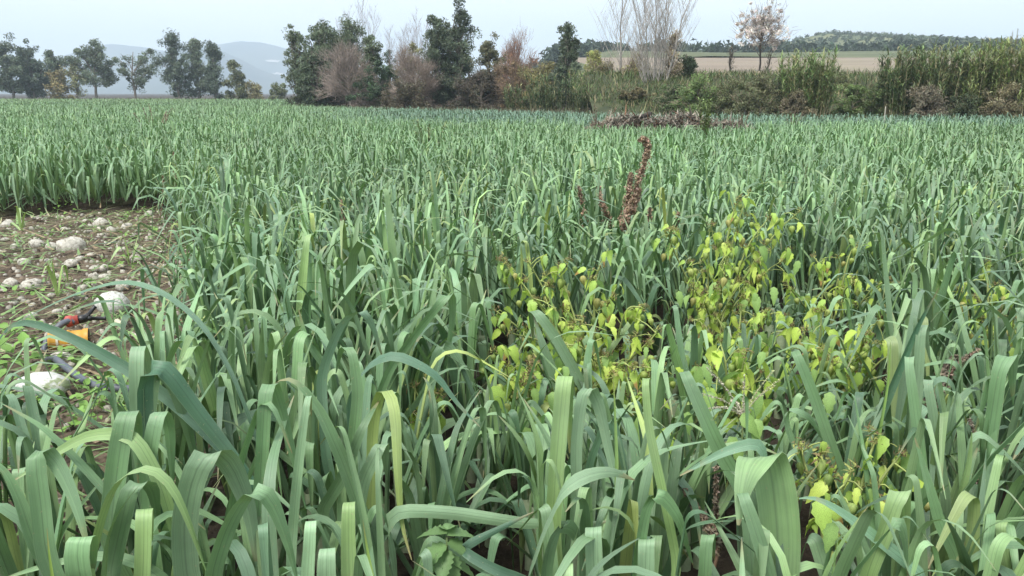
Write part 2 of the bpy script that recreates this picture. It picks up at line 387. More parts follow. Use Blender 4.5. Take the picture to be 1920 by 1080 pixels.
def quads_for(n, S, C):
    i = np.arange(S - 1)[:, None] * C + np.arange(C - 1)[None]
    q = np.stack([i, i + 1, i + C + 1, i + C], -1).reshape(-1, 4)
    return (np.arange(n)[:, None, None] * (S * C) + q[None]).reshape(-1, 4)
def leaf_params(n_pl, nl, rg, zone=None, scale=1.0, keep=None):
    """parameters of nl leaves for each of n_pl plants (flattened)"""
    i = np.tile(np.arange(nl), (n_pl, 1)); f = i / max(nl - 1, 1)                   # 0 outermost, 1 centre
    fan = rg.uniform(0, math.pi, (n_pl, 1))
    az = fan + math.pi * (i % 2) + rg.normal(0, .38, i.shape)
    L = (.66 + .22 * np.sin(f * 2.6) + rg.normal(0, .07, i.shape)) * scale
    W = (.0405 - .010 * f + rg.normal(0, .0055, i.shape)) * (.85 + .15 * scale)
    th0 = np.radians(67 + 19 * f + rg.normal(0, 6, i.shape)); th0 = np.minimum(th0, 1.53)
    sharp = rg.random(i.shape) < .66
    bp = np.clip(.62 + .10 * f + rg.normal(0, .11, i.shape), .32, .88)
    bl = np.where(sharp, rg.uniform(.05, .12, i.shape), rg.uniform(.25, .5, i.shape))
    bend = np.radians(np.where(sharp, rg.uniform(105, 165, i.shape), rg.uniform(70, 150, i.shape)))
    up = rg.random(i.shape) < (.10 + .25 * (f > .75))
    bend = np.where(up, bend * .2, bend); L = np.where(up, L * .78, L)
    flop = rg.random(i.shape) < np.where(f < .2, .5, .10)
    th0 = np.where(flop & (f < .6), np.radians(rg.uniform(25, 50, i.shape)), th0)
    droop = np.radians(rg.uniform(2, 24, i.shape)); curl = rg.normal(0, .2, i.shape); twist = rg.normal(0, .4, i.shape)
    fold = rg.uniform(.25, .8, i.shape)
    h = rg.random((n_pl, 1)) * .6 + rg.random(i.shape) * .6
    c = BLUE * (1 - np.clip(h, 0, 1))[..., None] + MID * np.clip(h, 0, 1)[..., None]
    lt = np.clip(.45 * (f > .7) + rg.normal(.06, .22, i.shape), 0, .9)[..., None]; c = c * (1 - lt) + LIGHT * lt
    yl = (rg.random(i.shape) < .04)[..., None] * rg.uniform(.3, .9, i.shape)[..., None]; c = c * (1 - yl) + YEL * yl
    dk = (rg.random(i.shape) < .24)[..., None] * .65; c = c * (1 - dk) + DARK * dk
    c = c * rg.uniform(.85, 1.15, (n_pl, 1, 1)) * np.exp(rg.normal(0, .17, i.shape))[..., None]
    zb = .10 + .10 * f + rg.uniform(-.03, .03, i.shape)
    return dict(az=az, L=L, W=W, th0=th0, bp=bp, bl=bl, bend=bend, droop=droop, curl=curl, twist=twist, fold=fold, c=c, zb=zb * scale)
def batch_from(p, bases, idx, lod):
    """bases (n_pl,3)"""
    nl = p['az'].shape[1]; n = p['az'].size
    b = np.repeat(bases, nl, 0).copy(); b[:, 2] += p['zb'].ravel()
    b[:, 0] += np.cos(p['az'].ravel()) * .012; b[:, 1] += np.sin(p['az'].ravel()) * .012
    r = lambda k: p[k].ravel()
    return leaves_batch(b, r('az'), r('L'), r('W'), r('th0'), r('bp'), r('bl'), r('bend'), r('droop'), r('curl'), r('twist'), r('fold'), p['c'].reshape(-1, 3), lod)

# ---- hero plants: the leaves the foreground shows one by one, each with its own depth
def ribbon(P, W, B0, colr, fold=.35, n=6):
    """leaf along control points P; B0 = the direction its width lies in"""
    P = np.asarray(P, float); d = np.concatenate([[0], np.cumsum(np.linalg.norm(np.diff(P, axis=0), axis=1))]); t = np.linspace(0, d[-1], 90)
    P = np.stack([np.interp(t, d, P[:, k]) for k in range(3)], 1)
    for _ in range(14):
        q = P.copy(); q[1:-1] = .25 * P[:-2] + .5 * P[1:-1] + .25 * P[2:]; P = q
    P = P[np.r_[0:90:3, 89]]; S = len(P)
    d = np.linalg.norm(np.diff(P, axis=0), axis=1); s = np.concatenate([[0], np.cumsum(d)]); s /= s[-1]
    T = np.gradient(P, axis=0); T /= np.linalg.norm(T, axis=1)[:, None] + 1e-9
    B = np.asarray(B0, float)[None] - T * (T @ np.asarray(B0, float))[:, None]; B /= np.linalg.norm(B, axis=1)[:, None] + 1e-9
    Nn = np.cross(T, B)
    wd = .5 * W * np.minimum(1, .75 + 1.2 * s) * (1 - np.clip((s - .55) / .45, 0, 1) ** 2.0 * .93)
    cv = np.zeros(S); dT = np.linalg.norm(np.gradient(T, axis=0), axis=1); fl = fold * np.exp(-dT * 3.5)
    u = np.linspace(-1, 1, 5)
    V = P[:, None] + wd[:, None, None] * (u[None, :, None] * B[:, None] * np.cos(fl)[:, None, None] - (np.abs(u) ** 1.25)[None, :, None] * np.sin(fl)[:, None, None] * Nn[:, None])
    uv = np.stack([np.broadcast_to((u * .5 + .5)[None], (S, 5)), np.broadcast_to(s[:, None], (S, 5))], -1)
    pale = np.clip(1 - s / .25, 0, 1)[:, None, None] * .4
    cc = np.broadcast_to((np.asarray(colr) * (1 - pale) + np.array([.24, .33, .13]) * pale), (S, 5, 3))
    return V.reshape(-1, 3), quads_for(1, S, 5), uv.reshape(-1, 2), cc.reshape(-1, 3)
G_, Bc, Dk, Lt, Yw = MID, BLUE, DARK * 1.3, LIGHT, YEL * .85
PALE = np.array([.240, .370, .210])
FX, SX = (1, .15, 0), (.35, 1, .25)       # width across the view / width mostly along it
# (base px, Y) then leaves: (points px,py,dY ...), width m, width direction, colour
HERO = [
 ('leek plant at far left whose long leaves arch over the bare soil', 500, 2.1, [
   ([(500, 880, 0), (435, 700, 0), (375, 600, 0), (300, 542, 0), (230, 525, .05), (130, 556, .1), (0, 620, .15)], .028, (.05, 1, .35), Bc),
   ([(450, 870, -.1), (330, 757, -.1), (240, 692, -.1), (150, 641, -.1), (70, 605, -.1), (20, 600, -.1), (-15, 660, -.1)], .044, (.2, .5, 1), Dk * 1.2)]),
 ('leek plant with one upright folded leaf in front of the bare patch', 268, 1.85, [
   ([(262, 880, 0), (258, 760, 0), (256, 690, 0), (255, 647, .0), (262, 641, .04), (275, 690, .12), (285, 820, .18)], .046, FX, PALE * .9),
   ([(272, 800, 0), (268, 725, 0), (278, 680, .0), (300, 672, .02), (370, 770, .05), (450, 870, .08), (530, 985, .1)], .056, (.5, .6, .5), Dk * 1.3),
   ([(275, 800, .1), (285, 690, .1), (320, 700, .12), (350, 790, .15), (375, 900, .2)], .052, (.8, .5, .1), G_ * .8)]),
 ('leek plant with two square-folded leaves below the upright pair', 250, 1.62, [
   ([(205, 1010, 0), (222, 860, 0), (236, 775, 0), (243, 760, .03), (254, 800, .08), (260, 910, .1)], .062, FX, G_),
   ([(285, 1010, .03), (276, 880, .03), (294, 772, .03), (304, 762, .06), (318, 800, .1), (324, 930, .12)], .046, FX, G_ * 1.1),
   ([(330, 1010, .0), (300, 905, .0), (250, 812, 0), (160, 815, .02), (90, 860, .0), (20, 905, 0)], .040, (.1, .5, 1), Lt * 1.0)]),
 ('leek plant at lower left with a broad leaf folded to the right', 110, 1.45, [
   ([(85, 1040, 0), (75, 930, 0), (62, 850, 0), (72, 828, .02), (105, 860, .03), (145, 950, .0), (170, 1050, -.02)], .050, (.8, .4, .3), G_ * 1.0),
   ([(150, 1080, -.15), (140, 1030, -.15), (150, 1000, -.15), (165, 1010, -.1), (175, 1080, 0)], .060, FX, G_ * 1.25),
   ([(230, 960, .2), (150, 870, .2), (80, 800, .2), (0, 755, .2)], .030, (.2, 1, .4), G_),
   ([(60, 1010, .0), (40, 945, .0), (10, 880, .0), (-30, 850, 0)], .04, (.6, .7, .2), G_)]),
 ('leek plant whose pale leaf makes a wide arch at lower left', 175, 1.42, [
   ([(160, 1080, 0), (188, 965, 0), (215, 900, 0), (265, 868, 0), (310, 886, 0), (345, 950, 0), (370, 1020, 0), (390, 1080, 0)], .036, (.35, 1, .1), Lt * .95),
   ([(268, 1080, .0), (270, 1010, .0), (269, 953, .0), (272, 948, .03), (278, 1010, .1), (280, 1090, .12)], .042, FX, Lt * 1.1),
   ([(205, 1080, .1), (225, 990, .1), (245, 905, .1), (285, 905, .14), (300, 1000, .2)], .05, (.9, .4, 0), G_ * .8)]),
 ('leek plant with a very broad arching leaf, second from the lower left', 365, 1.5, [
   ([(350, 1090, 0), (343, 985, 0), (358, 900, 0), (382, 848, .0), (402, 842, .03), (435, 870, .08), (470, 960, .1), (484, 1080, .1)], .068, (.9, .45, 0), PALE * .85),
   ([(395, 1080, -.1), (425, 985, -.1), (465, 920, -.1), (490, 909, -.09), (515, 945, -.07), (545, 1030, -.05), (560, 1100, -.05)], .050, (.75, .7, 0), G_ * 1.1)]),
 ('leek plant with a tall straight pale leaf left of centre', 540, 1.62, [
   ([(545, 1060, 0), (553, 940, 0), (566, 820, 0), (577, 742, 0), (580, 735, .03), (584, 780, .09)], .030, FX, PALE * 1.05),
   ([(480, 1010, .0), (490, 860, .0), (497, 720, .0), (507, 706, .03), (520, 740, .08), (552, 860, .1), (575, 960, .12)], .040, (.85, .5, 0), G_),
   ([(425, 1000, .0), (447, 870, 0), (488, 752, 0), (502, 741, .0), (520, 775, 0), (548, 850, .0)], .030, (.6, .8, .1), G_ * 1.0),
   ([(690, 1000, .1), (640, 860, .1), (600, 770, .1), (560, 715, .1), (530, 702, .1), (515, 720, .1)], .046, (.7, .6, .4), G_ * .8)]),
 ('leek plant with three leaves folded flat at the bottom edge', 610, 1.38, [
   ([(655, 1090, .05), (653, 1010, .05), (653, 941, .05), (656, 936, .08), (660, 1000, .14)], .042, FX, Lt * .95),
   ([(575, 1090, 0), (580, 1035, 0), (582, 977, 0), (584, 971, .03), (588, 1040, .1)], .034, FX, PALE * 1.35),
   ([(612, 1095, -.08), (612, 1050, -.08), (613, 1030, -.08), (615, 1022, -.05), (618, 1080, 0)], .052, FX, PALE * 1.15)]),
 ('leek plant with a limp yellowing leaf hanging in the dark gap', 690, 1.78, [
   ([(695, 960, .1), (698, 800, .1), (712, 728, .08), (728, 722, .05), (742, 770, .0), (746, 880, -.03), (752, 985, -.05), (772, 1050, -.08)], .037, (1, .3, 0), (LIGHT + YEL) * .5),
   ([(660, 1030, .0), (680, 900, .0), (712, 835, 0), (720, 826, .03), (725, 900, .1)], .045, FX, PALE * .85),
   ([(600, 960, .0), (640, 900, 0), (680, 800, 0), (715, 745, .1)], .04, FX, G_ * .7),
   ([(640, 960, .1), (660, 850, .1), (672, 735, .1), (660, 650, .1), (640, 648, .14), (630, 700, .2)], .04, FX, G_ * .9)]),
 ('leek plant with one long leaf lying level across the dark gap', 745, 1.72, [
   ([(740, 1080, 0), (728, 1010, 0), (724, 968, 0), (745, 956, 0), (850, 962, .02), (980, 982, .04), (1090, 985, .08), (1160, 975, .1)], .042, (.0, .35, 1), PALE * .95),
   ([(720, 1080, .0), (700, 1010, 0), (690, 960, .05), (705, 950, .08), (715, 1020, .1)], .05, FX, G_ * .7)]),
 ('leek plant with a bright green upright leaf at the centre', 1045, 1.75, [
   ([(1035, 990, 0), (1042, 880, 0), (1050, 780, 0), (1057, 705, 0), (1061, 695, .03), (1066, 740, .1), (1068, 850, .14)], .052, FX, LIGHT * 1.0),
   ([(1080, 960, .02), (1078, 830, .02), (1092, 725, .02), (1105, 715, .04), (1125, 760, .06), (1150, 880, .05), (1190, 1010, .0)], .042, (.9, .4, 0), PALE * .9),
   ([(1010, 1060, -.1), (1012, 940, -.1), (1014, 870, -.1), (1026, 850, -.1), (1045, 880, -.1), (1060, 960, -.1)], .03, (.5, .9, 0), Lt),
   ([(1085, 980, .1), (1105, 860, .1), (1140, 780, .1), (1150, 790, .12), (1170, 860, .15), (1185, 970, .2)], .035, (.8, .5, 0), Bc * 1.3)]),
 ('leek plant with broad blue leaves arching right at bottom centre', 1030, 1.5, [
   ([(985, 1090, 0), (1020, 985, 0), (1055, 915, 0), (1100, 888, .02), (1150, 882, .05), (1190, 900, .1)], .056, (.3, .8, .5), PALE * .75),
   ([(1020, 1080, .0), (1030, 1020, 0), (1050, 985, 0), (1075, 990, .05), (1110, 1060, .1)], .05, (.7, .7, 0), G_ * .9),
   ([(1115, 1090, .0), (1112, 1040, 0), (1112, 990, 0), (1114, 984, .03), (1120, 1050, .1)], .05, FX, PALE * 1.1),
   ([(1210, 1090, .0), (1210, 1050, 0), (1212, 1012, 0), (1214, 1007, .03), (1220, 1070, .1)], .05, FX, PALE * 1.0),
   ([(990, 1090, .0), (930, 1070, 0), (860, 1030, .02), (1000, 960, .1)], .0301, (0, .5, 1), Dk)]),
 ('leek plant with a leaf arching left and blunt folds at bottom right of centre', 1240, 1.52, [
   ([(1190, 1080, 0), (1200, 1000, 0), (1215, 935, 0), (1240, 922, .03), (1275, 970, .05), (1300, 1060, .1)], .045, (.8, .6, 0), G_ * 1.1),
   ([(1320, 1090, .0), (1322, 1030, 0), (1326, 1003, .0), (1332, 1000, .03), (1340, 1050, .1)], .04, FX, G_ * 1.0),
   ([(1270, 1060, .1), (1250, 960, .1), (1215, 800, .1), (1208, 705, .1), (1214, 700, .13), (1222, 780, .2)], .028, FX, Lt)]),
 ('leek plant with one very broad cupped green leaf at lower right', 1445, 1.52, [
   ([(1455, 1100, .05), (1458, 1010, .05), (1450, 920, .05), (1440, 862, .05), (1425, 850, .02), (1405, 870, -.03), (1392, 930, -.06), (1385, 985, -.08)], .110, (1, .2, 0), (LIGHT + MID) * .5),
   ([(1445, 1090, -.1), (1430, 1040, -.1), (1408, 970, -.1), (1393, 925, -.1), (1390, 918, -.07), (1398, 980, .0)], .042, (1, .2, 0), G_ * .95),
   ([(1440, 940, .1), (1432, 860, .1), (1432, 832, .1), (1420, 826, .1), (1350, 850, .1), (1275, 892, .1)], .042, (.2, .5, .9), Bc * 1.2),
   ([(1400, 930, .2), (1350, 850, .2), (1310, 760, .2), (1283, 695, .2), (1280, 690, .24), (1295, 760, .3)], .05, (1, .2, .1), G_ * .9)]),
 ('leek plant with a blue leaf arching left over the lower right', 1690, 1.5, [
   ([(1740, 1090, 0), (1680, 1040, 0), (1610, 985, 0), (1555, 945, 0), (1515, 927, 0), (1498, 935, 0)], .042, (.3, .6, .7), Bc * 1.35),
   ([(1620, 1090, .0), (1655, 1000, .0), (1683, 925, .0), (1692, 914, .03), (1698, 960, .08), (1702, 1060, .1)], .055, FX, Lt * .9),
   ([(1585, 1090, -.1), (1640, 1020, -.1), (1678, 980, -.1), (1690, 976, -.08), (1700, 1010, -.05), (1704, 1090, 0)], .042, (.8, .6, 0), G_),
   ([(1800, 1060, .1), (1760, 980, .1), (1735, 890, .1), (1715, 820, .1)], .04, FX, G_ * 1.1)]),
 ('leek plant with a tall leaf kinked beside the yellow ground cherry', 1560, 2.1, [
   ([(1590, 930, 0), (1555, 830, 0), (1520, 730, 0), (1492, 660, 0), (1488, 652, .04), (1500, 700, .12)], .046, (1, .2, .2), G_ * .9),
   ([(1610, 930, .05), (1640, 800, .05), (1690, 680, .05), (1720, 610, .05), (1760, 540, .05)], .046, (.9, .3, .2), Dk * 1.3),
   ([(1580, 960, .0), (1500, 870, 0), (1470, 790, 0), (1480, 765, .02), (1520, 780, .05), (1560, 850, .1)], .04, (.7, .7, 0), G_)]),
 ('leek plant with two upright folded leaves near the right edge', 1735, 1.95, [
   ([(1735, 960, 0), (1720, 820, 0), (1708, 730, 0), (1703, 670, 0), (1706, 662, .03), (1716, 720, .1)], .044, FX, G_ * 1.15),
   ([(1775, 960, .0), (1760, 860, 0), (1748, 780, 0), (1738, 712, 0), (1742, 706, .03), (1750, 780, .1)], .04, FX, PALE * .9),
   ([(1700, 960, .2), (1715, 760, .2), (1722, 660, .2), (1728, 608, .2), (1732, 604, .24), (1745, 680, .3)], .05, FX, PALE * .8),
   ([(1800, 930, .1), (1780, 800, .1), (1800, 690, .1), (1840, 650, .1), (1866, 690, .1), (1862, 800, .1)], .026, (.4, 1, 0), PALE * .8)]),
 ('leek plant with broad leaves sweeping up to the right frame edge', 1760, 1.75, [
   ([(1745, 1040, 0), (1790, 940, 0), (1850, 860, 0), (1930, 780, 0), (1990, 730, 0)], .058, (.5, .6, -.6), G_ * .8),
   ([(1790, 1000, .1), (1805, 900, .1), (1812, 830, .1), (1835, 805, .1), (1890, 850, .1), (1960, 930, .1)], .036, (.4, .8, .3), PALE * .9),
   ([(1840, 980, .15), (1850, 830, .15), (1872, 690, .15), (1885, 664, .17), (1900, 670, .22), (1900, 760, .3)], .062, FX, G_ * 1.0),
   ([(1890, 1090, -.1), (1880, 1030, -.1), (1874, 980, -.1), (1882, 976, -.06), (1886, 1040, 0)], .035, FX, Lt),
   ([(1760, 1040, 0), (1790, 960, .0), (1815, 870, .0), (1822, 810, 0)], .04, (.9, .3, 0), LIGHT * .8)]),
 ('leek plant with a long kinked leaf standing in the ground cherry', 1075, 2.75, [
   ([(1130, 790, 0), (1090, 720, 0), (1040, 630, 0), (1005, 583, .0), (996, 578, .04), (1000, 640, .12)], .052, (1, .2, .2), G_ * .8),
   ([(1060, 800, 0), (1045, 720, 0), (1015, 640, 0), (1000, 590, .05)], .05, FX, G_ * .7)]),
 ('leek plant with a slanting folded leaf left of the yellow plants', 720, 2.5, [
   ([(690, 800, 0), (730, 690, 0), (790, 610, 0), (838, 552, 0), (848, 543, .03), (850, 600, .1), (830, 720, .15)], .04, (.9, .3, .3), G_),
   ([(640, 820, .0), (620, 700, 0), (575, 640, 0), (560, 580, 0)], .04, FX, G_ * 1.05),
   ([(740, 800, .0), (800, 730, .0), (820, 650, .0), (838, 640, .03), (870, 690, .06), (900, 780, .1)], .045, (.8, .6, 0), PALE * .85)]),
 ('leek plant with a straight upright folded leaf below the rust seed head', 1180, 4.35, [
   ([(1185, 600, 0), (1178, 520, 0), (1174, 450, 0), (1173, 440, 0), (1180, 436, .05), (1195, 500, .12)], .062, FX, G_ * 1.1),
   ([(1200, 600, 0), (1190, 500, 0), (1225, 460, 0), (1240, 520, .1)], .05, FX, G_)]),
 ('leek plant with a light yellow-green leaf arching beside the bare patch', 560, 3.2, [
   ([(560, 640, 0), (566, 540, 0), (575, 450, 0), (580, 432, .03), (590, 470, .1)], .05, FX, Lt * 1.05),
   ([(600, 640, 0), (590, 560, 0), (600, 470, 0), (620, 455, .05)], .05, FX, G_)]),
 ('leek plant with several narrow arching leaves in a row at centre left', 640, 2.05, [
   ([(610, 860, 0), (600, 700, 0), (640, 600, .0), (680, 575, 0), (700, 610, .05), (720, 680, .1)], .04, (.8, .6, 0), Bc * 1.1),
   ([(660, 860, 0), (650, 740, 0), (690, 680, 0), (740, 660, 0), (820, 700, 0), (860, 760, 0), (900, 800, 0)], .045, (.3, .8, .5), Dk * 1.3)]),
]
LEEKS = []                                    # (root, x, y)
def leek_root(x, y, label):
    z = float(gz(x, y)); r = empty('leek_plant', (x, y, z))
    tag(r, label, 'leek', 'leeks growing in the near rows'); return r
SHANKS = []
for k in range(4):
    h = .2 + .03 * k; t = np.linspace(0, 1, 6)
    V, Q, U = tube(np.stack([.012 * np.sin(t * 2 + k), .01 * t, -.03 + t * (h + .03)], 1), .017 + .006 * t + .002 * k, 8, False)
    SHANKS.append(mesh_np('shank', V, Q, U))
def place_leaf_meshes(root, V, uv, cc, S, C):
    off = np.array(root.location)
    q = quads_for(1, S, C)
    for k in range(len(V)):
        obj('leaf', mesh_np('leaf', V[k].reshape(-1, 3) - off, q, uv[k].reshape(-1, 2), cc[k].reshape(-1, 3)), M_LEEK, root)
def add_filler(root, x, y, nl, scale, lod, seed, lo=False):
    rg = np.random.default_rng(seed); p = leaf_params(1, nl, rg, scale=scale)
    V, uv, cc = batch_from(p, np.array([[x, y, gz(x, y)]]), None, lod)
    place_leaf_meshes(root, V, uv, cc, V.shape[1], V.shape[2])
hero_xy = []
for hi, (lab, bpx, Y, lv) in enumerate(HERO):
    fp = np.mean([at(l[0][0][0], l[0][0][1], Y + l[0][0][2]) for l in lv], 0)
    x0, y0 = fp[0] * .8 + .2 * at(bpx, 800, Y)[0], Y + .04
    root = leek_root(x0, y0, lab); hero_xy.append((x0, y0)); LEEKS.append((root, x0, y0))
    obj('shank', SHANKS[hi % 4], M_SHANK, root)
    g0 = np.array([x0, y0, gz(x0, y0)])
    for li, (pts, W, B0, cl) in enumerate(lv):
        P = [at(a, b, Y + c) for a, b, c in pts]
        # grow out of the shank: join from the sheath to the first seen point
        s0 = g0 + [0, 0, .16 + .02 * li]; mid = s0 * .5 + P[0] * .5; mid[:2] = s0[:2] * .6 + P[0][:2] * .4
        if P[0][2] > .24: P = [s0, mid] + P
        else: P = [s0 + [0, 0, -.06]] + P
        V, Q, U, Cc = ribbon(P, W * (.80 if W < .1 else .92), B0, np.clip(cl, 0, 1))
        obj('leaf', mesh_np('leaf', V - g0, Q, U, Cc), M_LEEK, root)
    if hi != 9: add_filler(root, x0, y0, 5, .80, 'hi', 900 + hi)

# ---- scatter of the rest: jittered rows running away from the camera
def frustum(x, y, m=.35): return np.abs(x) < (960 / F_PX) * (y * 1.03 + .9) + m
def edge_y(x):
    """far edge of the leek field: the bank on the right, open to the left"""
    return np.interp(x, [-120, -60, -30, -22, 1.6, 10, 30, 60], [172, 168, 150, 80, 57, 45, 42.5, 40])
pts = []
for (y0, y1, dx, dy) in ((1.25, 6, .212, .18), (6, 14, .225, .20), (14, 30, .30, .27), (30, 80, .55, .5), (80, 172, 1.25, 1.1)):
    xm = 960 / F_PX * (y1 * 1.03 + .9) + 1.5
    gx, gy = np.meshgrid(np.arange(-xm, xm, dx), np.arange(y0, y1, dy))
    gx = gx + rng.uniform(-.5, .5, gx.shape) * dx * .9; gy = gy + rng.uniform(-.5, .5, gy.shape) * dy * .9
    pts.append(np.stack([gx.ravel(), gy.ravel()], 1))
pts = np.concatenate(pts)
x, y = pts[:, 0], pts[:, 1]
ok = frustum(x, y, 1.3) & ~in_patch(x, y) & (y < edge_y(x) - .4) & (y > 1.22)
# the debris heap and weeds take some room far back
ok &= ~((np.abs(x - 5.0) < 3.1) & (np.abs(y - 26.0) < 1.2))
pts = pts[ok]
hx = np.array(hero_xy)
dmin = np.min(np.hypot(pts[:, None, 0] - hx[None, :, 0], pts[:, None, 1] - hx[None, :, 1]), 1)
pts = pts[(dmin > .13)]
# dark open gap in the crop in front of the lens
def gap(x, y): return (np.hypot((x + .10) / .21, (y - 1.78) / .30) < 1) | (np.hypot((x + .125) / .10, (y - 1.42) / .36) < 1) | (np.hypot((x - .72) / .12, (y - 1.95) / .2) < 1) | ((np.abs(x) < 9) & (y < 1.5) & (rng.random(len(x)) < .55))
pts = pts[~gap(pts[:, 0], pts[:, 1])]
d = np.hypot(pts[:, 0], pts[:, 1]); order = np.argsort(d); pts = pts[order]
WIN = [(895, 1280, 755, 3.95), (1235, 1540, 640, 4.9), (1480, 1710, 740, 3.6), (1470, 1690, 600, 4.8), (1785, 1940, 660, 4.0), (1310, 1460, 770, 2.9), (1480, 1700, 915, 2.05), (760, 845, 770, 2.75), (1310, 1470, 800, 2.4), (1740, 1850, 740, 2.8), (1075, 1230, 445, 6.4), (625, 655, 430, 6.4), (885, 930, 465, 6.0), (60, 215, 760, 4.4), (765, 915, 1065, 1.85)]
wr_ = np.random.default_rng(77)
def win_scale(x, y):
    """how tall a leek may grow so that the taller weeds behind it stay in sight (they shade their neighbours out)"""
    s_ = 1.0
    if wr_.random() < .06: return 1.0
    for a_, b_, py_, Yw in WIN:
        if y > Yw + .12: continue
        dv = (y - 0.0); pxx = 960 + x / (y * 1.0) * F_PX * .98
        if a_ < pxx < b_: s_ = min(s_, (at(pxx, py_, y)[2] - gz(x, y)) / .74)
    return s_
WS = np.array([win_scale(a_, b_) if b_ < 6.5 else (.72 if 19 < b_ < 26.5 and 1080 < 960 + a_ / b_ * F_PX < 1410 else 1.0) for a_, b_ in pts])
kp = WS > -.1; pts, WS = pts[kp], np.clip(WS[kp], .32, 1)
NEAR = 300 - len(HERO)
inv = frustum(pts[:, 0], pts[:, 1], .12); order = np.concatenate([np.nonzero(inv)[0][:NEAR], np.sort(np.concatenate([np.nonzero(inv)[0][NEAR:], np.nonzero(~inv)[0]]))]); pts, WS = pts[order], WS[order]
near, rest = pts[:NEAR], pts[NEAR:]
for k, (px_, py_) in enumerate(near):
    root = leek_root(px_, py_, None); LEEKS.append((root, px_, py_))
    obj('shank', SHANKS[k % 4], M_SHANK, root)
    dd = math.hypot(px_, py_)
    rg = np.random.default_rng(2000 + k)
    p = leaf_params(1, int(rg.integers(8, 12)), rg, scale=(.80 if dd < 1.9 else .9 if dd < 2.6 else 1.0) * rg.uniform(.9, 1.1) * WS[k])
    V, uv, cc = batch_from(p, np.array([[px_, py_, gz(px_, py_)]]), None, 'hi' if dd < 3.1 else 'near')
    place_leaf_meshes(root, V, uv, cc, V.shape[1], V.shape[2])
# ---- all the others as one stand
mb = MB()
r = np.hypot(rest[:, 0], rest[:, 1])
for (a, b, nl, lod, sc_, wm) in ((0, 10, 9, 'mid', 1.0, .95), (10, 32, 8, 'lo', 1.0, 1.05), (32, 85, 5, 'far', 1.0, 1.9), (85, 400, 5, 'far', 1.0, 3.6)):
    q = rest[(r >= a) & (r < b)]
    if not len(q): continue
    rg = np.random.default_rng(int(a) + 5)
    p = leaf_params(len(q), nl, rg, scale=sc_)
    p['W'] = p['W'] * wm
    if wm > 1.5: p['L'] = p['L'] * .92
    sz = rg.uniform(.88, 1.1, (len(q), 1)) * WS[NEAR:][(r >= a) & (r < b)][:, None]; p['L'] = p['L'] * sz
    # a bluer, lower variety grows in the far right and far middle strip, a yellower one at the left end
    fx, fy = q[:, 0], q[:, 1]
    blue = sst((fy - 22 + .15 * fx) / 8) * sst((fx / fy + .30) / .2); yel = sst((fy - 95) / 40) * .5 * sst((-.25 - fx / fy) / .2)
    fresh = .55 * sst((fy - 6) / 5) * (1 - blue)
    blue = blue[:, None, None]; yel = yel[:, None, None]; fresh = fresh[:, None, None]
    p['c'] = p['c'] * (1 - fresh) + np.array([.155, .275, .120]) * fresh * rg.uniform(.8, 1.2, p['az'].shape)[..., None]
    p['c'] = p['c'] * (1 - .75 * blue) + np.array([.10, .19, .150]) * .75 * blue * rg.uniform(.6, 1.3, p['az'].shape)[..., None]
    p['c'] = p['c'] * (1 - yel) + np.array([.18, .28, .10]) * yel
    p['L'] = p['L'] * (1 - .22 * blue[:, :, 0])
    lf = np.array([noise.noise(Vector((a_ * .35, b_ * .35, 9))) + .6 * noise.noise(Vector((a_ * 1.1, b_ * 1.1, 3))) for a_, b_ in q])[:, None]
    p['c'] = np.clip(p['c'] * (1 + .30 * lf)[..., None], .02, .9); p['L'] = p['L'] * (1 + .13 * lf) * np.where(rg.random((len(q), 1)) < .07, .7, 1)
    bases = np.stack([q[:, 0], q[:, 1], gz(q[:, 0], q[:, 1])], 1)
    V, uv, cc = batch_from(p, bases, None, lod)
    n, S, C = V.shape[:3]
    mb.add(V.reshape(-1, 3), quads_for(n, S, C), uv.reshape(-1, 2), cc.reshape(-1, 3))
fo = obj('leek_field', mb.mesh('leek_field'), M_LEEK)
tag(fo, 'dense stand of leeks filling the field back to the trees', 'leeks', kind='stuff')
#@@PART2
# ------------------------------------------------------------------ trees
def leaf_cloud(P, size, rg, colr, vary=.25, flat=0.0, elong=1.6, tri=False):
    """a small quad at every point of P, turned at random"""
    n = len(P); size = size * rg.uniform(.6, 1.4, n)
    a = rg.normal(size=(n, 3)); a /= np.linalg.norm(a, axis=1)[:, None]
    b = rg.normal(size=(n, 3)); b[:, 2] *= (1 - flat); b -= a * (a * b).sum(1)[:, None]; b /= np.linalg.norm(b, axis=1)[:, None]
    a = a * (size * .5)[:, None]; b = b * (size * .5 * elong)[:, None]
    k4 = 3 if tri else 4
    V = (np.stack([P - b, P + a * 1.15, P + b], 1) if tri else np.stack([P - b, P + a * .9, P + b, P - a * .9], 1)).reshape(-1, 3)
    Q = np.arange(k4 * n).reshape(n, k4)
    c = np.asarray(colr, float) if np.ndim(colr) == 2 else np.broadcast_to(np.asarray(colr, float), (n, 3))
    c = c * rg.uniform(1 - vary, 1 + vary, (n, 1)) * (1 + rg.normal(0, .05, (n, 3)))
    return V, Q, None, np.repeat(np.clip(c, 0, 1), k4, 0)
def limb_pts(a, b, rg, n=5, sag=.08):
    t = np.linspace(0, 1, n)[:, None]; L = np.linalg.norm(b - a)
    w = rg.normal(0, .05 * L, (n, 3)) * (np.sin(t * math.pi)); w[:, 2] += (np.sin(t * math.pi) * sag * L)[:, 0]
    return a * (1 - t) + b * t + w
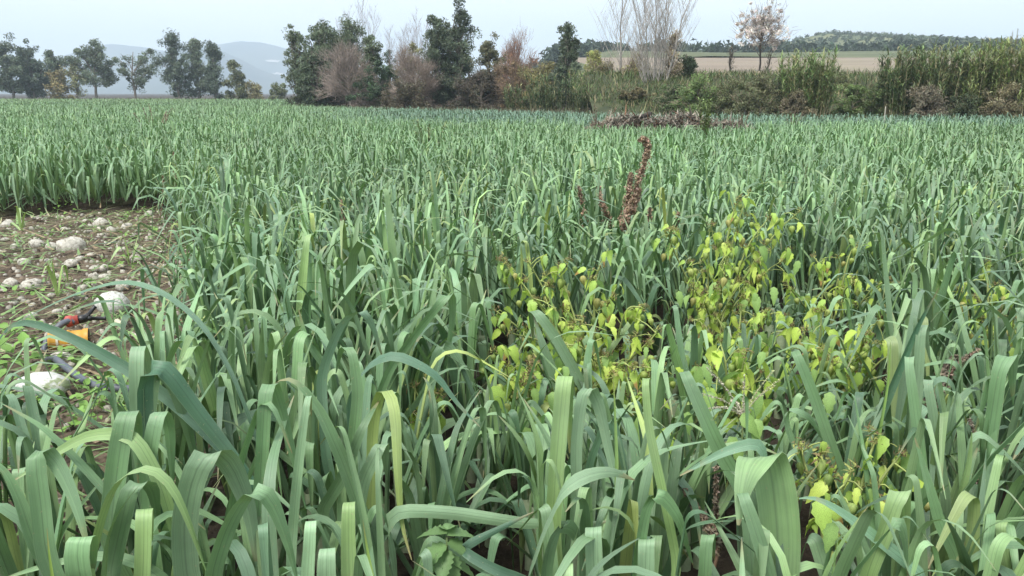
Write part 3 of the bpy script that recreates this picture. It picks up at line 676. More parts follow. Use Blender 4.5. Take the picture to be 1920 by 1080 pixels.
def tree(label, px, Y, top_py, wpx, colr, seed, bottom=.15, n_limbs=14, n_leaf=3600, leaf=.30, bark=None, shape='oval', lean=0.0, group=None, cat='tree', name='tree', dens=1.0, base_z=None, clump=.085, twiggy=0, twig_col=(.23, .18, .15), gap=.0, vary=.28, r_mul=1.0):
    rg = np.random.default_rng(seed); bark = bark or M_BARK
    b = at(px, 174, Y); z0 = float(gz(b[0], Y)) - .05 if base_z is None else base_z
    z1 = at(px, top_py, Y)[2]; H = z1 - z0; Wd = wpx / F_PX * Y * .5
    base = np.array([b[0], Y, z0]); root = empty(name, base); tag(root, label, cat, group)
    top = np.array([lean * H, 0, H * .93])
    tp = np.stack([np.zeros(7), np.zeros(7), np.zeros(7)], 1) + top[None] * np.linspace(0, 1, 7)[:, None]
    tp[:, 0] += rg.normal(0, .02 * H, 7); tp[:, 1] += rg.normal(0, .02 * H, 7); tp[0] = (0, 0, -.1)
    r0 = (.022 * H + .04) * r_mul
    V, Q, U = tube(tp, np.linspace(r0, r0 * .2, 7), 8, False); m1 = MB(); m1.add(V, Q, U); obj('trunk', m1.mesh('trunk'), bark, root)
    m2 = MB(); cl = []
    for i in range(n_limbs):
        f = bottom + (1 - bottom) * (i + rg.random()) / n_limbs
        if shape == 'oval': wr = math.sin(math.pi * min(1, max(0, (f - bottom * .6) / (1.04 - bottom * .6))) ** .8) ** .7
        elif shape == 'column': wr = (1 - f) ** .45 * (.55 + .45 * min(1, f * 3))
        elif shape == 'umbrella': wr = .35 + .65 * sst((f - .35) / .35) * (1 - .5 * max(0, f - .75) / .25)
        else: wr = (1 - f ** 2.2) ** .5
        az = i * 2.4 + rg.normal(0, .4); rr = Wd * wr * rg.uniform(.62, 1.05)
        e = np.array([math.cos(az) * rr + top[0] * f, math.sin(az) * rr * .8, f * H * rg.uniform(.96, 1.02)])
        sf = max(.08, f * rg.uniform(.5, .75)); a = tp[0] * 0 + top * sf
        L = limb_pts(a, e, rg); V, Q, U = tube(L, np.linspace(r0 * .42, r0 * .08, 5), 5, False); m2.add(V, Q, U)
        for k in range(5):
            t = rg.uniform(.45, 1.05); c = a + (e - a) * t + rg.normal(0, .10, 3) * np.array([Wd * 1.7, Wd * 1.4, H * .5])
            if k: V, Q, U = tube(limb_pts(a + (e - a) * t * .7, c, rg, 4), np.linspace(r0 * .16, r0 * .04, 4), 4, False); m2.add(V, Q, U)
            cl.append(c)
    cl = np.array(cl)
    if twiggy:
        V_, Q_, C_ = [], [], []
        for k in range(twiggy):
            c = cl[rg.integers(len(cl))]; dr = (c - np.array([0, 0, H * .35])); dr /= np.linalg.norm(dr) + 1e-6
            dr = dr + rg.normal(0, .45, 3) + [0, 0, .25]; dr /= np.linalg.norm(dr)
            ln = H * rg.uniform(.06, .16); p0 = c + rg.normal(0, .05, 3) * H; p1 = p0 + dr * ln * .55; p2 = p0 + dr * ln + rg.normal(0, .012, 3) * H
            V, Q, U = tube([p0, p2], [.015, .005], 3, False); m2.add(V, Q, U, np.array(twig_col) * rg.uniform(.7, 1.3))
    bo = obj('branches', m2.mesh('branches', off=None), M_TWIG if twiggy else bark, root); bo['kind'] = 'stuff'
    if twiggy:
        # branches take the twig colour as well
        a_ = bo.data.color_attributes['col']; n_ = len(a_.data); arr = np.ones(n_ * 4, dtype=np.float32); a_.data.foreach_get('color', arr); arr = arr.reshape(-1, 4)
        arr[arr[:, 0] > .9, :3] = np.array(twig_col) * .8; a_.data.foreach_set('color', arr.ravel())
    if n_leaf:
        per = rg.dirichlet(np.ones(len(cl)) * 3) * n_leaf * 3.2
        keep = rg.random(len(cl)) > gap
        P, Cc = [], []
        for c, k, kp in zip(cl, per, keep):
            k = int(k)
            if not kp or k < 1: continue
            q = rg.normal(size=(k, 3)); q /= np.linalg.norm(q, axis=1)[:, None]; q *= rg.random((k, 1)) ** .45
            sz = clump * H * rg.uniform(.45, 1.25)
            P.append(c + q * np.array([sz, sz, sz * .85])); tone = rg.uniform(1.05, 1.85)  # clump tones lifted overall: a hazy paleness put into the leaf colour
            Cc.append(np.tile(np.asarray(colr) * tone, (k, 1)))
        V, Q, U, C = leaf_cloud(np.vstack(P), leaf * .58, rg, np.vstack(Cc), vary, tri=True)
        m3 = MB(); m3.add(V, Q, None, C); co = obj('crown', m3.mesh('crown', False), M_CROWN, root); co['kind'] = 'stuff'
    return root
EUC = (.112, .132, .078); EUCD = (.084, .106, .066); OLV = (.115, .125, .060); BRN = (.19, .145, .095); YGR = (.22, .225, .085); GRN = (.075, .115, .05)
GL = 'row of trees beyond the far left end of the field'; GM = 'trees of the copse behind the middle of the field'
Y1 = 172
EUC0, EUCD0 = EUC, EUCD; EUC = (.12, .145, .098); EUCD = (.092, .116, .08)  # far row gets paler gum colours, with distance haze mixed into them
tree('dense dark gum tree at the extreme left edge of the picture', 22, Y1, 73, 78, EUC, 11, .18, 14, 4200, .55, group=GL, shape='oval', clump=.1)
tree('dark gum tree with bare lower trunks, second from left edge', 62, Y1 + 3, 86, 52, EUCD, 12, .2, 12, 3000, .55, group=GL, clump=.1)
tree('narrow dark gum tree behind the ochre bush at far left', 106, Y1 + 5, 88, 50, EUC, 13, .2, 11, 2600, .5, group=GL, clump=.09)
tree('ochre-brown low bush at the foot of the far left trees', 112, Y1 - 4, 132, 42, (.19, .16, .075), 14, .05, 9, 1500, .5, group=GL, shape='dome', cat='bush', name='bush', clump=.16)
tree('pale yellowish sapling between two gum trees at far left', 145, Y1 - 2, 112, 30, (.22, .22, .11), 15, .25, 8, 700, .45, group=GL, clump=.12)
tree('tall round-headed gum tree, third tall tree from the left', 180, Y1, 75, 84, EUC, 16, .32, 14, 3400, .52, group=GL, shape='oval', clump=.1)
tree('open leaning gum tree standing alone with sky through its crown', 252, Y1 + 2, 90, 84, EUC, 17, .38, 14, 1900, .5, group=GL, shape='umbrella', lean=.06, clump=.09, gap=.1)
tree('tall tree leaning left, first of the three close gum trees', 338, Y1, 62, 58, EUCD, 18, .12, 14, 3400, .5, group=GL, shape='oval', lean=-.1, clump=.085)
tree('middle one of the three close tall gum trees', 372, Y1 + 2, 62, 44, EUC, 19, .12, 14, 3000, .5, group=GL, shape='column', clump=.085)
tree('right-hand one of the three close tall gum trees', 404, Y1 - 1, 72, 40, EUCD, 20, .12, 13, 2700, .5, group=GL, shape='column', clump=.085)
tree('small olive-brown tree just right of the three tall gum trees', 444, Y1 - 3, 118, 52, OLV, 21, .08, 10, 1900, .5, group=GL, shape='dome', clump=.13)
tree('low ochre bush right of the small olive-brown tree', 478, Y1 - 4, 152, 40, (.20, .18, .09), 22, .05, 8, 900, .45, group=GL, shape='dome', cat='bush', name='bush', clump=.2)
tree('isolated round dark green bush before the blue mountains', 520, Y1 - 5, 157, 36, (.10, .115, .055), 23, .05, 8, 1000, .45, group=GL, shape='dome', cat='bush', name='bush', clump=.2)
# the copse
EUC, EUCD = EUC0, EUCD0
tree('slender open gum tree at the left end of the copse', 558, 92, 46, 50, EUC, 31, .12, 16, 1700, .30, group=GM, shape='column', gap=.15, clump=.06)
tree('dense grey-green tree, left of the twin-topped pair in the copse', 607, 88, 42, 104, (.095, .12, .07), 32, .05, 30, 8000, .30, group=GM, shape='oval', clump=.085)
tree('dense grey-green tree, right of the twin-topped pair in the copse', 658, 90, 37, 100, (.10, .125, .075), 33, .05, 30, 8000, .30, group=GM, shape='oval', clump=.085)
tree('lighter green tree on the right shoulder of the twin-topped pair', 697, 86, 64, 48, (.10, .125, .07), 34, .08, 14, 2900, .28, group=GM, shape='column', clump=.08)
tree('leafless grey-brown tree with a round twiggy head in the copse', 655, 82, 92, 116, BRN, 35, .15, 20, 500, .16, group=GM, shape='oval', twiggy=5200, twig_col=(.31, .255, .22), cat='tree')
tree('dark green spreading shrub between the two leafless trees', 718, 80, 128, 110, (.055, .085, .045), 36, .05, 14, 3600, .26, group=GM, shape='dome', cat='bush', name='bush', clump=.12)
tree('leafless brown tree with pale trunk left of the dark gum trees', 778, 78, 104, 100, BRN, 37, .18, 18, 700, .15, group=GM, shape='oval', twiggy=4600, twig_col=(.31, .25, .21), bark=M_PALEBARK)
tree('thin ochre tree behind the leafless brown tree', 772, 88, 82, 50, (.20, .19, .09), 38, .2, 12, 1500, .26, group=GM, shape='oval', clump=.08)
tree('small dark gum sapling seen against the pale poplars', 733, 92, 84, 30, EUCD, 39, .3, 8, 500, .26, group=GM, shape='column', clump=.06)
tree('dark gum tree with a broken outline, left one of the tall dark pair', 818, 80, 36, 66, EUCD, 40, .06, 20, 4200, .28, group=GM, shape='oval', clump=.075)
tree('tallest dark gum tree of the copse with a pointed top', 862, 80, 12, 80, EUCD, 41, .06, 22, 4400, .28, group=GM, shape='column', clump=.065, gap=.08)
tree('brownish green tree right of the tall dark gum pair', 918, 77, 68, 62, (.115, .115, .065), 42, .06, 18, 3600, .25, group=GM, shape='oval', clump=.085)
tree('reddish leafless tree behind the brown bushes of the copse', 968, 82, 78, 70, (.30, .17, .11), 43, .3, 14, 500, .2, group=GM, shape='oval', twiggy=2600, twig_col=(.30, .19, .14))
tree('warm brown twiggy bush below the reddish leafless tree', 965, 74, 112, 84, (.20, .145, .085), 44, .05, 14, 2300, .2, group=GM, shape='dome', twiggy=2200, twig_col=(.24, .17, .12), cat='bush', name='bush')
tree('round olive bush between the brown bush and the lone dark tree', 1012, 72, 112, 78, (.185, .17, .075), 45, .05, 14, 3300, .2, group=GM, shape='dome', cat='bush', name='bush', clump=.13)
tree('lone dark columnar gum tree right of the copse', 1064, 70, 36, 58, EUCD, 46, .1, 22, 4000, .25, group=GM, shape='column', clump=.07)
tree('dark brown low thicket at the foot of the tall dark gum trees', 905, 75, 132, 130, (.075, .065, .045), 47, .04, 16, 3400, .22, group=GM, shape='dome', twiggy=1500, twig_col=(.15, .12, .10), cat='bush', name='bush', clump=.14)
tree('dark low thicket at the foot of the grey-green pair', 600, 86, 146, 110, (.06, .07, .04), 48, .04, 14, 2600, .25, group=GM, shape='dome', cat='bush', name='bush', clump=.16)
tree('brown low thicket under the leafless trees', 760, 76, 152, 120, (.09, .08, .05), 49, .04, 14, 2400, .22, group=GM, shape='dome', twiggy=900, twig_col=(.17, .13, .11), cat='bush', name='bush', clump=.18)
tree('yellow-green tree right of the lone dark columnar tree', 1113, 66, 86, 50, (.26, .26, .10), 50, .15, 14, 2300, .2, group=GM, shape='oval', clump=.085)
tree('grey-brown bush under the yellow-green tree', 1130, 63, 118, 78, (.17, .155, .085), 51, .05, 14, 2600, .2, group=GM, shape='dome', twiggy=900, cat='bush', name='bush', clump=.13)
tree('ochre-leaved bush between the two pale leafless poplars', 1190, 60, 98, 66, (.22, .20, .095), 52, .1, 14, 1900, .17, group=GM, shape='oval', twiggy=900, cat='bush', name='bush', clump=.1)
tree('pale buff dead-leaved tree right of the forked poplar', 1257, 57, 52, 36, (.36, .30, .20), 53, .3, 14, 1500, .16, group=GM, shape='column', clump=.07)
tree('dark green bush right of the forked poplar on the bank', 1284, 58, 92, 46, (.05, .068, .035), 54, .1, 12, 2400, .2, group=GM, shape='oval', cat='bush', name='bush', clump=.1)

def bare_tree(label, px, Y, top_py, spread_px, seed, stems=1, col_=(.42, .39, .37), group=GM, up=.72, n2=22, bark=None, r0=.1, name='tree', fan=.5):
    """tall leafless poplar: stems, rising side branches and twigs"""
    rg = np.random.default_rng(seed); b = at(px, 174, Y); z0 = float(gz(b[0], Y)) - .1; H = at(px, top_py, Y)[2] - z0
    W = spread_px / F_PX * Y * .5
    root = empty(name, (b[0], Y, z0)); tag(root, label, 'tree', group)
    mt, mbx = MB(), MB()
    for s in range(stems):
        u = 0 if stems == 1 else (2 * s / (stems - 1) - 1)
        e = np.array([u * W * fan + rg.normal(0, .05) * W, rg.normal(0, .3) * W, H * (1 - .14 * abs(u)) * rg.uniform(.94, 1.02)])
        t = np.linspace(0, 1, 9)[:, None]; st = np.array([u * .25, rg.normal(0, .15), 0]) + t * (e * np.array([1, 1, 1])); st[:, 0] *= 1; st += rg.normal(0, .006 * H, st.shape) * t
        R = np.linspace(r0 * (1 if stems == 1 else .75), .012, 9); V, Q, U = tube(st, R, 7, False)
        mt_ = MB(); mt_.add(V, Q, U); obj('trunk', mt_.mesh('trunk'), bark or M_PALEBARK, root)
        for k in range(n2):
            f = .16 + .8 * (k + rg.random()) / n2; i = int(f * 8); fr = f * 8 - i; p0 = st[i] * (1 - fr) + st[min(8, i + 1)] * fr
            az = rg.uniform(0, 6.283); ln = H * (.34 * (1 - f) + .08) * rg.uniform(.7, 1.2); inc = rg.uniform(.25, .5)
            dr = np.array([math.cos(az) * inc, math.sin(az) * inc, up]); dr /= np.linalg.norm(dr)
            P = p0 + dr * ln * np.linspace(0, 1, 5)[:, None]; P[:, 2] += ln * .08 * np.linspace(0, 1, 5) ** 2; P += rg.normal(0, .012, P.shape) * ln
            V, Q, U = tube(P, np.linspace(.024, .006, 5) * (1.2 - .6 * f), 4, False); mbx.add(V, Q, U, np.array(col_) * rg.uniform(.7, 1.15))
            for q in range(11):
                g = rg.uniform(.25, 1); p = P[0] + (P[-1] - P[0]) * g; a2 = rg.uniform(0, 6.283)
                d2 = np.array([math.cos(a2) * .42, math.sin(a2) * .42, up]); d2 /= np.linalg.norm(d2); l2 = ln * rg.uniform(.2, .45)
                V, Q, U = tube([p, p + d2 * l2 + rg.normal(0, .03, 3) * l2], [.009, .0035], 3, False); mbx.add(V, Q, U, np.array(col_) * rg.uniform(.7, 1.2))
    o = obj('branches', mbx.mesh('branches'), M_TWIG, root); o['kind'] = 'stuff'
    return root
GP = 'leafless poplars'
tree('grey-green tree filling the middle of the twin-topped pair', 632, 93, 58, 96, (.095, .12, .072), 27, .05, 26, 4200, .30, group=GM, shape='oval', clump=.085)
tree('grey-green lower tree at the left foot of the twin-topped pair', 588, 84, 88, 70, (.085, .11, .066), 28, .05, 20, 3000, .28, group=GM, shape='oval', clump=.09)
tree('dark gum tree filling between the tall dark pair', 842, 83, 50, 96, EUCD, 29, .05, 26, 4200, .28, group=GM, shape='oval', clump=.075)
tree('dark background thicket behind the leafless grey-brown tree', 690, 98, 138, 150, (.07, .08, .05), 55, .03, 16, 2600, .3, group=GM, shape='dome', cat='bush', name='bush', clump=.16)
tree('dark background thicket behind the tall dark gum pair', 850, 92, 138, 150, (.06, .07, .045), 56, .03, 16, 2600, .28, group=GM, shape='dome', cat='bush', name='bush', clump=.16)
tree('brown background thicket behind the reddish leafless tree', 985, 86, 130, 130, (.13, .11, .065), 57, .03, 16, 2600, .26, group=GM, shape='dome', cat='bush', name='bush', clump=.16)
tree('olive background thicket behind the forked poplar', 1215, 66, 118, 120, (.13, .13, .065), 58, .03, 16, 2600, .2, group=GM, shape='dome', cat='bush', name='bush', clump=.14)
bare_tree('thin pale leafless poplar rising behind the copse on the left', 630, 120, 14, 60, 61, 2, (.36, .33, .34), GP, n2=30)
bare_tree('taller pale leafless poplar behind the twin-topped tree', 684, 118, -6, 70, 62, 3, (.36, .33, .34), GP, n2=30)
bare_tree('faint leafless poplar behind the leafless brown tree, left stem', 745, 116, 26, 50, 63, 2, (.36, .32, .33), GP, n2=30)
bare_tree('faint leafless poplar behind the leafless brown tree, right stem', 786, 118, 18, 60, 64, 3, (.36, .32, .33), GP, n2=30)
bare_tree('tall pale leafless poplar with a single leaning trunk', 1164, 60, -70, 90, 65, 1, (.44, .40, .36), GP, n2=34, r0=.11)
bare_tree('tall many-stemmed leafless poplar fanning out from its base', 1228, 56, -90, 150, 66, 6, (.44, .40, .36), GP, n2=22, r0=.095, fan=.62)
# white-leaved dry tree on the bank top
tree('small tree with whitish dry leaves and dark trunk on the bank', 1420, 64, 4, 96, (.52, .475, .44), 71, .52, 26, 1500, .22, bark=M_DARKBARK, shape='oval', base_z=2.9, clump=.05, twiggy=420, twig_col=(.26, .23, .205), group=GP, r_mul=.55)
tree('thin dark bare sapling on the bank left of the whitish tree', 1366, 62, 78, 16, (.2, .18, .12), 72, .3, 6, 30, .12, bark=M_DARKBARK, shape='column', base_z=2.4, twiggy=60, twig_col=(.10, .09, .08), group=GP)
tree('thin dark bare sapling on the bank right of the whitish tree', 1434, 62, 86, 22, (.2, .18, .12), 73, .3, 6, 20, .12, bark=M_DARKBARK, shape='column', base_z=2.6, lean=.12, twiggy=60, twig_col=(.10, .09, .08), group=GP)

# ------------------------------------------------------------------ canes, bank shrubs and grass
def blades(P0, az, L, W, th0, droop, colr, S=4):
    n = len(L); s = np.linspace(0, 1, S + 1)[None]
    sm = .5 * (s[:, 1:] + s[:, :-1]); e = th0[:, None] - droop[:, None] * sm ** 1.3; a = az[:, None] + 0 * sm
    st = np.stack([np.cos(e) * np.cos(a), np.cos(e) * np.sin(a), np.sin(e)], -1) * (L / S)[:, None, None]
    P = np.concatenate([P0[:, None], P0[:, None] + np.cumsum(st, 1)], 1)
    B = np.stack([-np.sin(az), np.cos(az), 0 * az], -1)[:, None] * (W[:, None] * .5 * (1.02 - s ** 1.6))[..., None]
    V = np.stack([P - B, P + B], 2).reshape(-1, 3)
    U = np.stack([np.tile([0., 1.], n * (S + 1)), np.tile(np.repeat(s[0], 2), n)], 1)
    return V, quads_for(n, S + 1, 2), U, np.repeat(colr, (S + 1) * 2, 0)
def cane_clump(label, px, Y, top_py, wpx, seed, n=60, colr=(.15, .20, .075), group='giant cane clumps along the bank', base_z=None, plumes=0, straw=.35, fan=.3, depth=2.0):
    rg = np.random.default_rng(seed); b = at(px, 174, Y); z0 = float(zbank(b[0], Y)) - .2 if base_z is None else base_z
    H = at(px, top_py, Y)[2] - z0; W = wpx / F_PX * Y * .5
    root = empty('cane_clump', (b[0], Y, z0)); tag(root, label, 'cane', group)
    ms, ml = MB(), MB()
    for k in range(n):
        x0, y0 = rg.uniform(-.8, .8) * W, rg.uniform(-.5, .5) * depth; h = H * rg.uniform(.45, 1.04)
        e = np.array([x0 + (x0 / W * fan + rg.normal(0, .12)) * W * .7, y0 + rg.normal(0, .3), h]); t = np.linspace(0, 1, 5)[:, None]
        P = np.array([x0, y0, 0]) * (1 - t) + e * t; P[:, 0] += rg.normal(0, .02, 5) * H * .3
        dry = rg.random() < straw; c = np.array([.42, .36, .22]) if dry else np.array([.22, .24, .11])
        V, Q, U = tube(P, np.linspace(.016, .006, 5) * 1.3, 4, False); ms.add(V, Q, U, c * rg.uniform(.6, 1.1))
        m = 26; f = rg.uniform(.25 if not dry else .5, 1.0, m); P0 = P[0] + (P[-1] - P[0]) * f[:, None]
        az = rg.uniform(0, 6.283, m); cl = np.asarray(colr) * rg.uniform(.75, 1.75, (m, 1)) * (1 + rg.normal(0, .08, (m, 3)))
        yb = rg.random(m) < .16; cl[yb] = np.array([.38, .34, .18]) * rg.uniform(.7, 1.1)
        ml.add(*blades(P0, az, rg.uniform(.35, .8, m), rg.uniform(.045, .075, m), rg.uniform(.7, 1.4, m), rg.uniform(.8, 2.2, m), np.clip(cl, 0, 1), 3))
    for k in range(plumes):
        x0 = rg.uniform(-.9, .9) * W; h = H * rg.uniform(1.0, 1.16); P = np.array([[x0, 0, H * .5], [x0 * 1.02, 0, h * .85], [x0 * 1.05 + .05, 0, h]])
        V, Q, U = tube(P, [.012, .01, .006], 4, False); ms.add(V, Q, U, (.32, .30, .20))
        q = 50; P0 = P[1] + (P[2] - P[1]) * rg.uniform(0, 1, q)[:, None]
        ml.add(*blades(P0, rg.uniform(0, 6.28, q), rg.uniform(.08, .2, q), np.full(q, .02), rg.uniform(.9, 1.4, q), rg.uniform(.2, .8, q), np.tile([.34, .31, .24], (q, 1)) * rg.uniform(.7, 1.2, (q, 1)), 2))
    o = obj('stalks', ms.mesh('stalks'), M_TWIG, root); o['kind'] = 'stuff'
    o = obj('leaves', ml.mesh('leaves'), M_CROWN, root); o['kind'] = 'stuff'
    return root
cane_clump('dark cane clump at the foot of the lone dark columnar tree', 1045, 66, 142, 110, 81, 70, (.075, .115, .05), base_z=-.4, straw=.15)
cane_clump('low cane clump under the yellow-green tree', 1120, 61, 150, 80, 82, 50, (.08, .12, .05), base_z=-.4, straw=.2)
cane_clump('cane clump left of the forked poplar foot', 990, 70, 158, 90, 83, 50, (.09, .13, .055), base_z=-.4, straw=.2)
cane_clump('upright fan-shaped cane clump standing apart beside the green gap', 1512, 47.5, 100, 86, 84, 170, (.18, .235, .095), fan=.55, straw=.35)
cane_clump('dark cane clump at the right rim of the green gap', 1700, 47.5, 92, 96, 85, 190, (.11, .155, .065), straw=.25)
cane_clump('cane clump with pale stalks right of the dark clump', 1768, 47, 86, 92, 86, 190, (.16, .205, .09), straw=.4)
cane_clump('bright green cane clump with tall seed plumes near right edge', 1838, 46.5, 82, 90, 87, 190, (.19, .24, .09), plumes=5, straw=.3)
cane_clump('tallest cane clump at the right edge of the picture', 1905, 46, 72, 96, 88, 210, (.195, .24, .085), plumes=7, straw=.3)
GB = 'shrubs along the bank'
SHR = [('bright green shrub right of the forked poplar foot', 1310, 48, 140, 80, (.12, .17, .06)), ('olive shrub below the thin left sapling', 1368, 48, 148, 72, (.12, .135, .065)),
       ('brownish green shrub under the whitish dry tree', 1425, 48, 140, 84, (.115, .12, .06)), ('dark shrub left of the fan-shaped cane clump', 1470, 48.5, 134, 56, (.06, .085, .04)),
       ('green shrub at the forked poplar foot', 1262, 50, 158, 80, (.085, .115, .05)), ('low brown shrub left of the forked poplar', 1192, 52, 166, 70, (.13, .115, .06)),
       ('low grass-green bush in the gap between the cane clumps', 1600, 49, 162, 80, (.12, .17, .06)), ('small bush at the top of the green gap', 1570, 54, 140, 50, (.14, .16, .07)),
       ('bush at the left foot of the dark cane clump', 1650, 48.5, 155, 60, (.095, .13, .05)), ('low bush below the whitish dry tree', 1400, 46.5, 172, 80, (.10, .11, .055)),
       ('low brown bush below the fan-shaped cane clump', 1490, 46, 176, 70, (.13, .115, .07)), ('grey-brown bush in front of the right-hand canes', 1745, 45.5, 158, 60, (.15, .135, .095)),
       ('straw-coloured bush at the foot of the tall right canes', 1880, 45.2, 160, 70, (.19, .17, .10)), ('dark low bush in front of the right-hand canes', 1810, 45.5, 172, 70, (.07, .09, .045))]
for k, (lb, px, Y, tp, wp, c) in enumerate(SHR):
    tree(lb, px, Y, tp, wp, c, 100 + k, .04, 12, 2200, .15, group=GB, shape='dome', cat='bush', name='bush', clump=.17, twiggy=350, twig_col=(.24, .20, .14), base_z=float(zbank(0, Y)) - .15)
# rough grass on the bank and the strip before it, one mass
rg = np.random.default_rng(55); n = 20000
gxs = rg.uniform(4, 36, n); gys = rg.uniform(43.0, 60, n)
k_ = gys > edge_y(gxs) - .5; gxs, gys = gxs[k_], gys[k_]; n = len(gxs)
cl = np.where((rg.random(n) < .3)[:, None], np.array([.26, .22, .12]), np.array([.10, .15, .05])) * rg.uniform(.55, 1.3, (n, 1))
mb = MB(); mb.add(*blades(np.stack([gxs, gys, np.where(gys > 45, zbank(gxs, gys) - .15, gz(gxs, gys))], 1), rg.uniform(0, 6.28, n), rg.uniform(.25, .75, n), rg.uniform(.03, .06, n), rg.uniform(.9, 1.5, n), rg.uniform(.3, 1.6, n), cl, 2))
# and along the copse foot and the far left end
n = 16000; t = rg.random(n); x0 = -24 + t * 34; y0 = np.interp(x0, [-24, 1.6, 10], [82, 57.5, 45.5]) + rg.uniform(-.6, 8, n)
cl = np.where((rg.random(n) < .55)[:, None], np.array([.20, .17, .11]), np.array([.085, .11, .05])) * rg.uniform(.5, 1.2, (n, 1))
mb.add(*blades(np.stack([x0, y0, gz(x0, y0)], 1), rg.uniform(0, 6.28, n), rg.uniform(.3, .9, n), rg.uniform(.04, .09, n), rg.uniform(.9, 1.5, n), rg.uniform(.3, 1.6, n), cl, 2))
n = 9000; x0 = rg.uniform(-128, -26, n); y0 = rg.uniform(165, 176, n) * np.where(x0 > -50, rg.uniform(.86, 1, n), 1)
cl = np.where((rg.random(n) < .5)[:, None], np.array([.24, .22, .13]), np.array([.13, .16, .07])) * rg.uniform(.6, 1.2, (n, 1))
mb.add(*blades(np.stack([x0, y0, gz(x0, y0)], 1), rg.uniform(0, 6.28, n), rg.uniform(.4, 1.1, n), rg.uniform(.1, .25, n), rg.uniform(.8, 1.5, n), rg.uniform(.3, 1.6, n), cl, 2))
tag(obj('rough_grass', mb.mesh('rough_grass'), M_CROWN), 'rough grass along the bank and under the trees', 'grass', kind='stuff')
# woods on the hill and the dark hedge at its foot
rg = np.random.default_rng(91); P, C, mb = [], [], MB()
def crowns(xs_, ys_, zs_, rad, colr, nq, leaf):
    for a, b, c, r_, k in zip(xs_, ys_, zs_, rad, colr):
        q = rg.normal(size=(nq, 3)); q /= np.linalg.norm(q, axis=1)[:, None]; q *= rg.random((nq, 1)) ** .35
        V, Q, U, Cc = leaf_cloud(np.array([a, b, c + r_ * .7]) + q * np.array([r_, r_, r_ * .8]), leaf, rg, k, .3, tri=True); mb.add(V, Q, None, Cc)
n = 2600; ys_ = rg.uniform(285, 560, n); xs_ = rg.uniform(.0, .78, n) * ys_
crowns(xs_, ys_, zhill(xs_, ys_) - .4, rg.uniform(.8, 2.0, n), np.array([.075, .10, .055]) * rg.uniform(.6, 1.5, (n, 1)), 14, 1.5)
n = 130; ys_ = rg.uniform(262, 282, n); xs_ = rg.uniform(.02, .62, n) * ys_
crowns(xs_, ys_, zhill(xs_, ys_), rg.uniform(2, 3.4, n), np.array([.045, .065, .04]) * rg.uniform(.6, 1.3, (n, 1)), 30, 1.6)
tag(obj('hill_woods', mb.mesh('hill_woods', False), M_CROWN), 'scrubby woods covering the distant hill on the right', 'woods', kind='stuff')

# ------------------------------------------------------------------ heap of dry stalks, log, stake, weeds in the crop
rg = np.random.default_rng(17); mb = MB()
hc = np.array([5.0, 26.0]); n = 7000
hx_, hy_ = rg.uniform(-3.0, 3.0, n), rg.normal(0, .45, n)
hz_ = (.74 + .10 * np.sin(hx_ * 3.1)) * np.exp(-(hx_ / 2.7) ** 4 - (hy_ / .8) ** 2) * rg.random(n) ** .4 + .18
cl = np.array([.27, .235, .195]) * rg.uniform(.35, 1.7, (n, 1)); pk = rg.random(n) < .12; cl[pk] = np.array([.45, .38, .30]); rd = rg.random(n) < .08; cl[rd] = (.24, .13, .08)
mb.add(*blades(np.stack([hc[0] + hx_, hc[1] + hy_, hz_ + gz(0, 26.3)], 1), rg.uniform(0, 6.28, n), rg.uniform(.15, .5, n), rg.uniform(.02, .06, n), rg.normal(.15, .4, n), rg.uniform(-.3, 1, n), cl, 3))
tag(obj('debris_heap', mb.mesh('debris_heap'), M_DRY), 'low heap of dry brown plant waste lying in the far crop', 'debris', kind='stuff')
lr = empty('log', (*at(1195, 225, 26.0)[:2], .55)); tag(lr, 'charred black branch sticking out of the brown heap', 'log')
P = [at(1150, 234, 26) - np.array(lr.location), at(1185, 224, 26) - np.array(lr.location), at(1205, 218, 26) - np.array(lr.location), at(1220, 213, 26.1) - np.array(lr.location)]
V, Q, U = tube(catmull(P, 4), np.linspace(.05, .08, 13), 8); m_ = MB(); m_.add(V, Q, U); obj('trunk', m_.mesh('trunk'), M_DARKBARK, lr)
P = [P[2], P[2] + [-.12, 0, -.12], P[2] + [-.16, .1, -.36]]; V, Q, U = tube(catmull(P, 4), np.linspace(.07, .045, 9), 8); m_ = MB(); m_.add(V, Q, U); obj('branch', m_.mesh('branch'), M_DARKBARK, lr)
g = at(1657, 232, 30); V, Q, U = tube([[0, 0, -.3], [.01, 0, .5], [0, 0, 1.15]], [.02, .018, .016], 8); m_ = MB(); m_.add(V, Q, U, (.30, .29, .24))
tag(obj('stake', m_.mesh('stake'), M_TWIG, None, (g[0], 30, float(gz(0, 30)))), 'thin grey stake standing in the crop before the canes', 'stake')
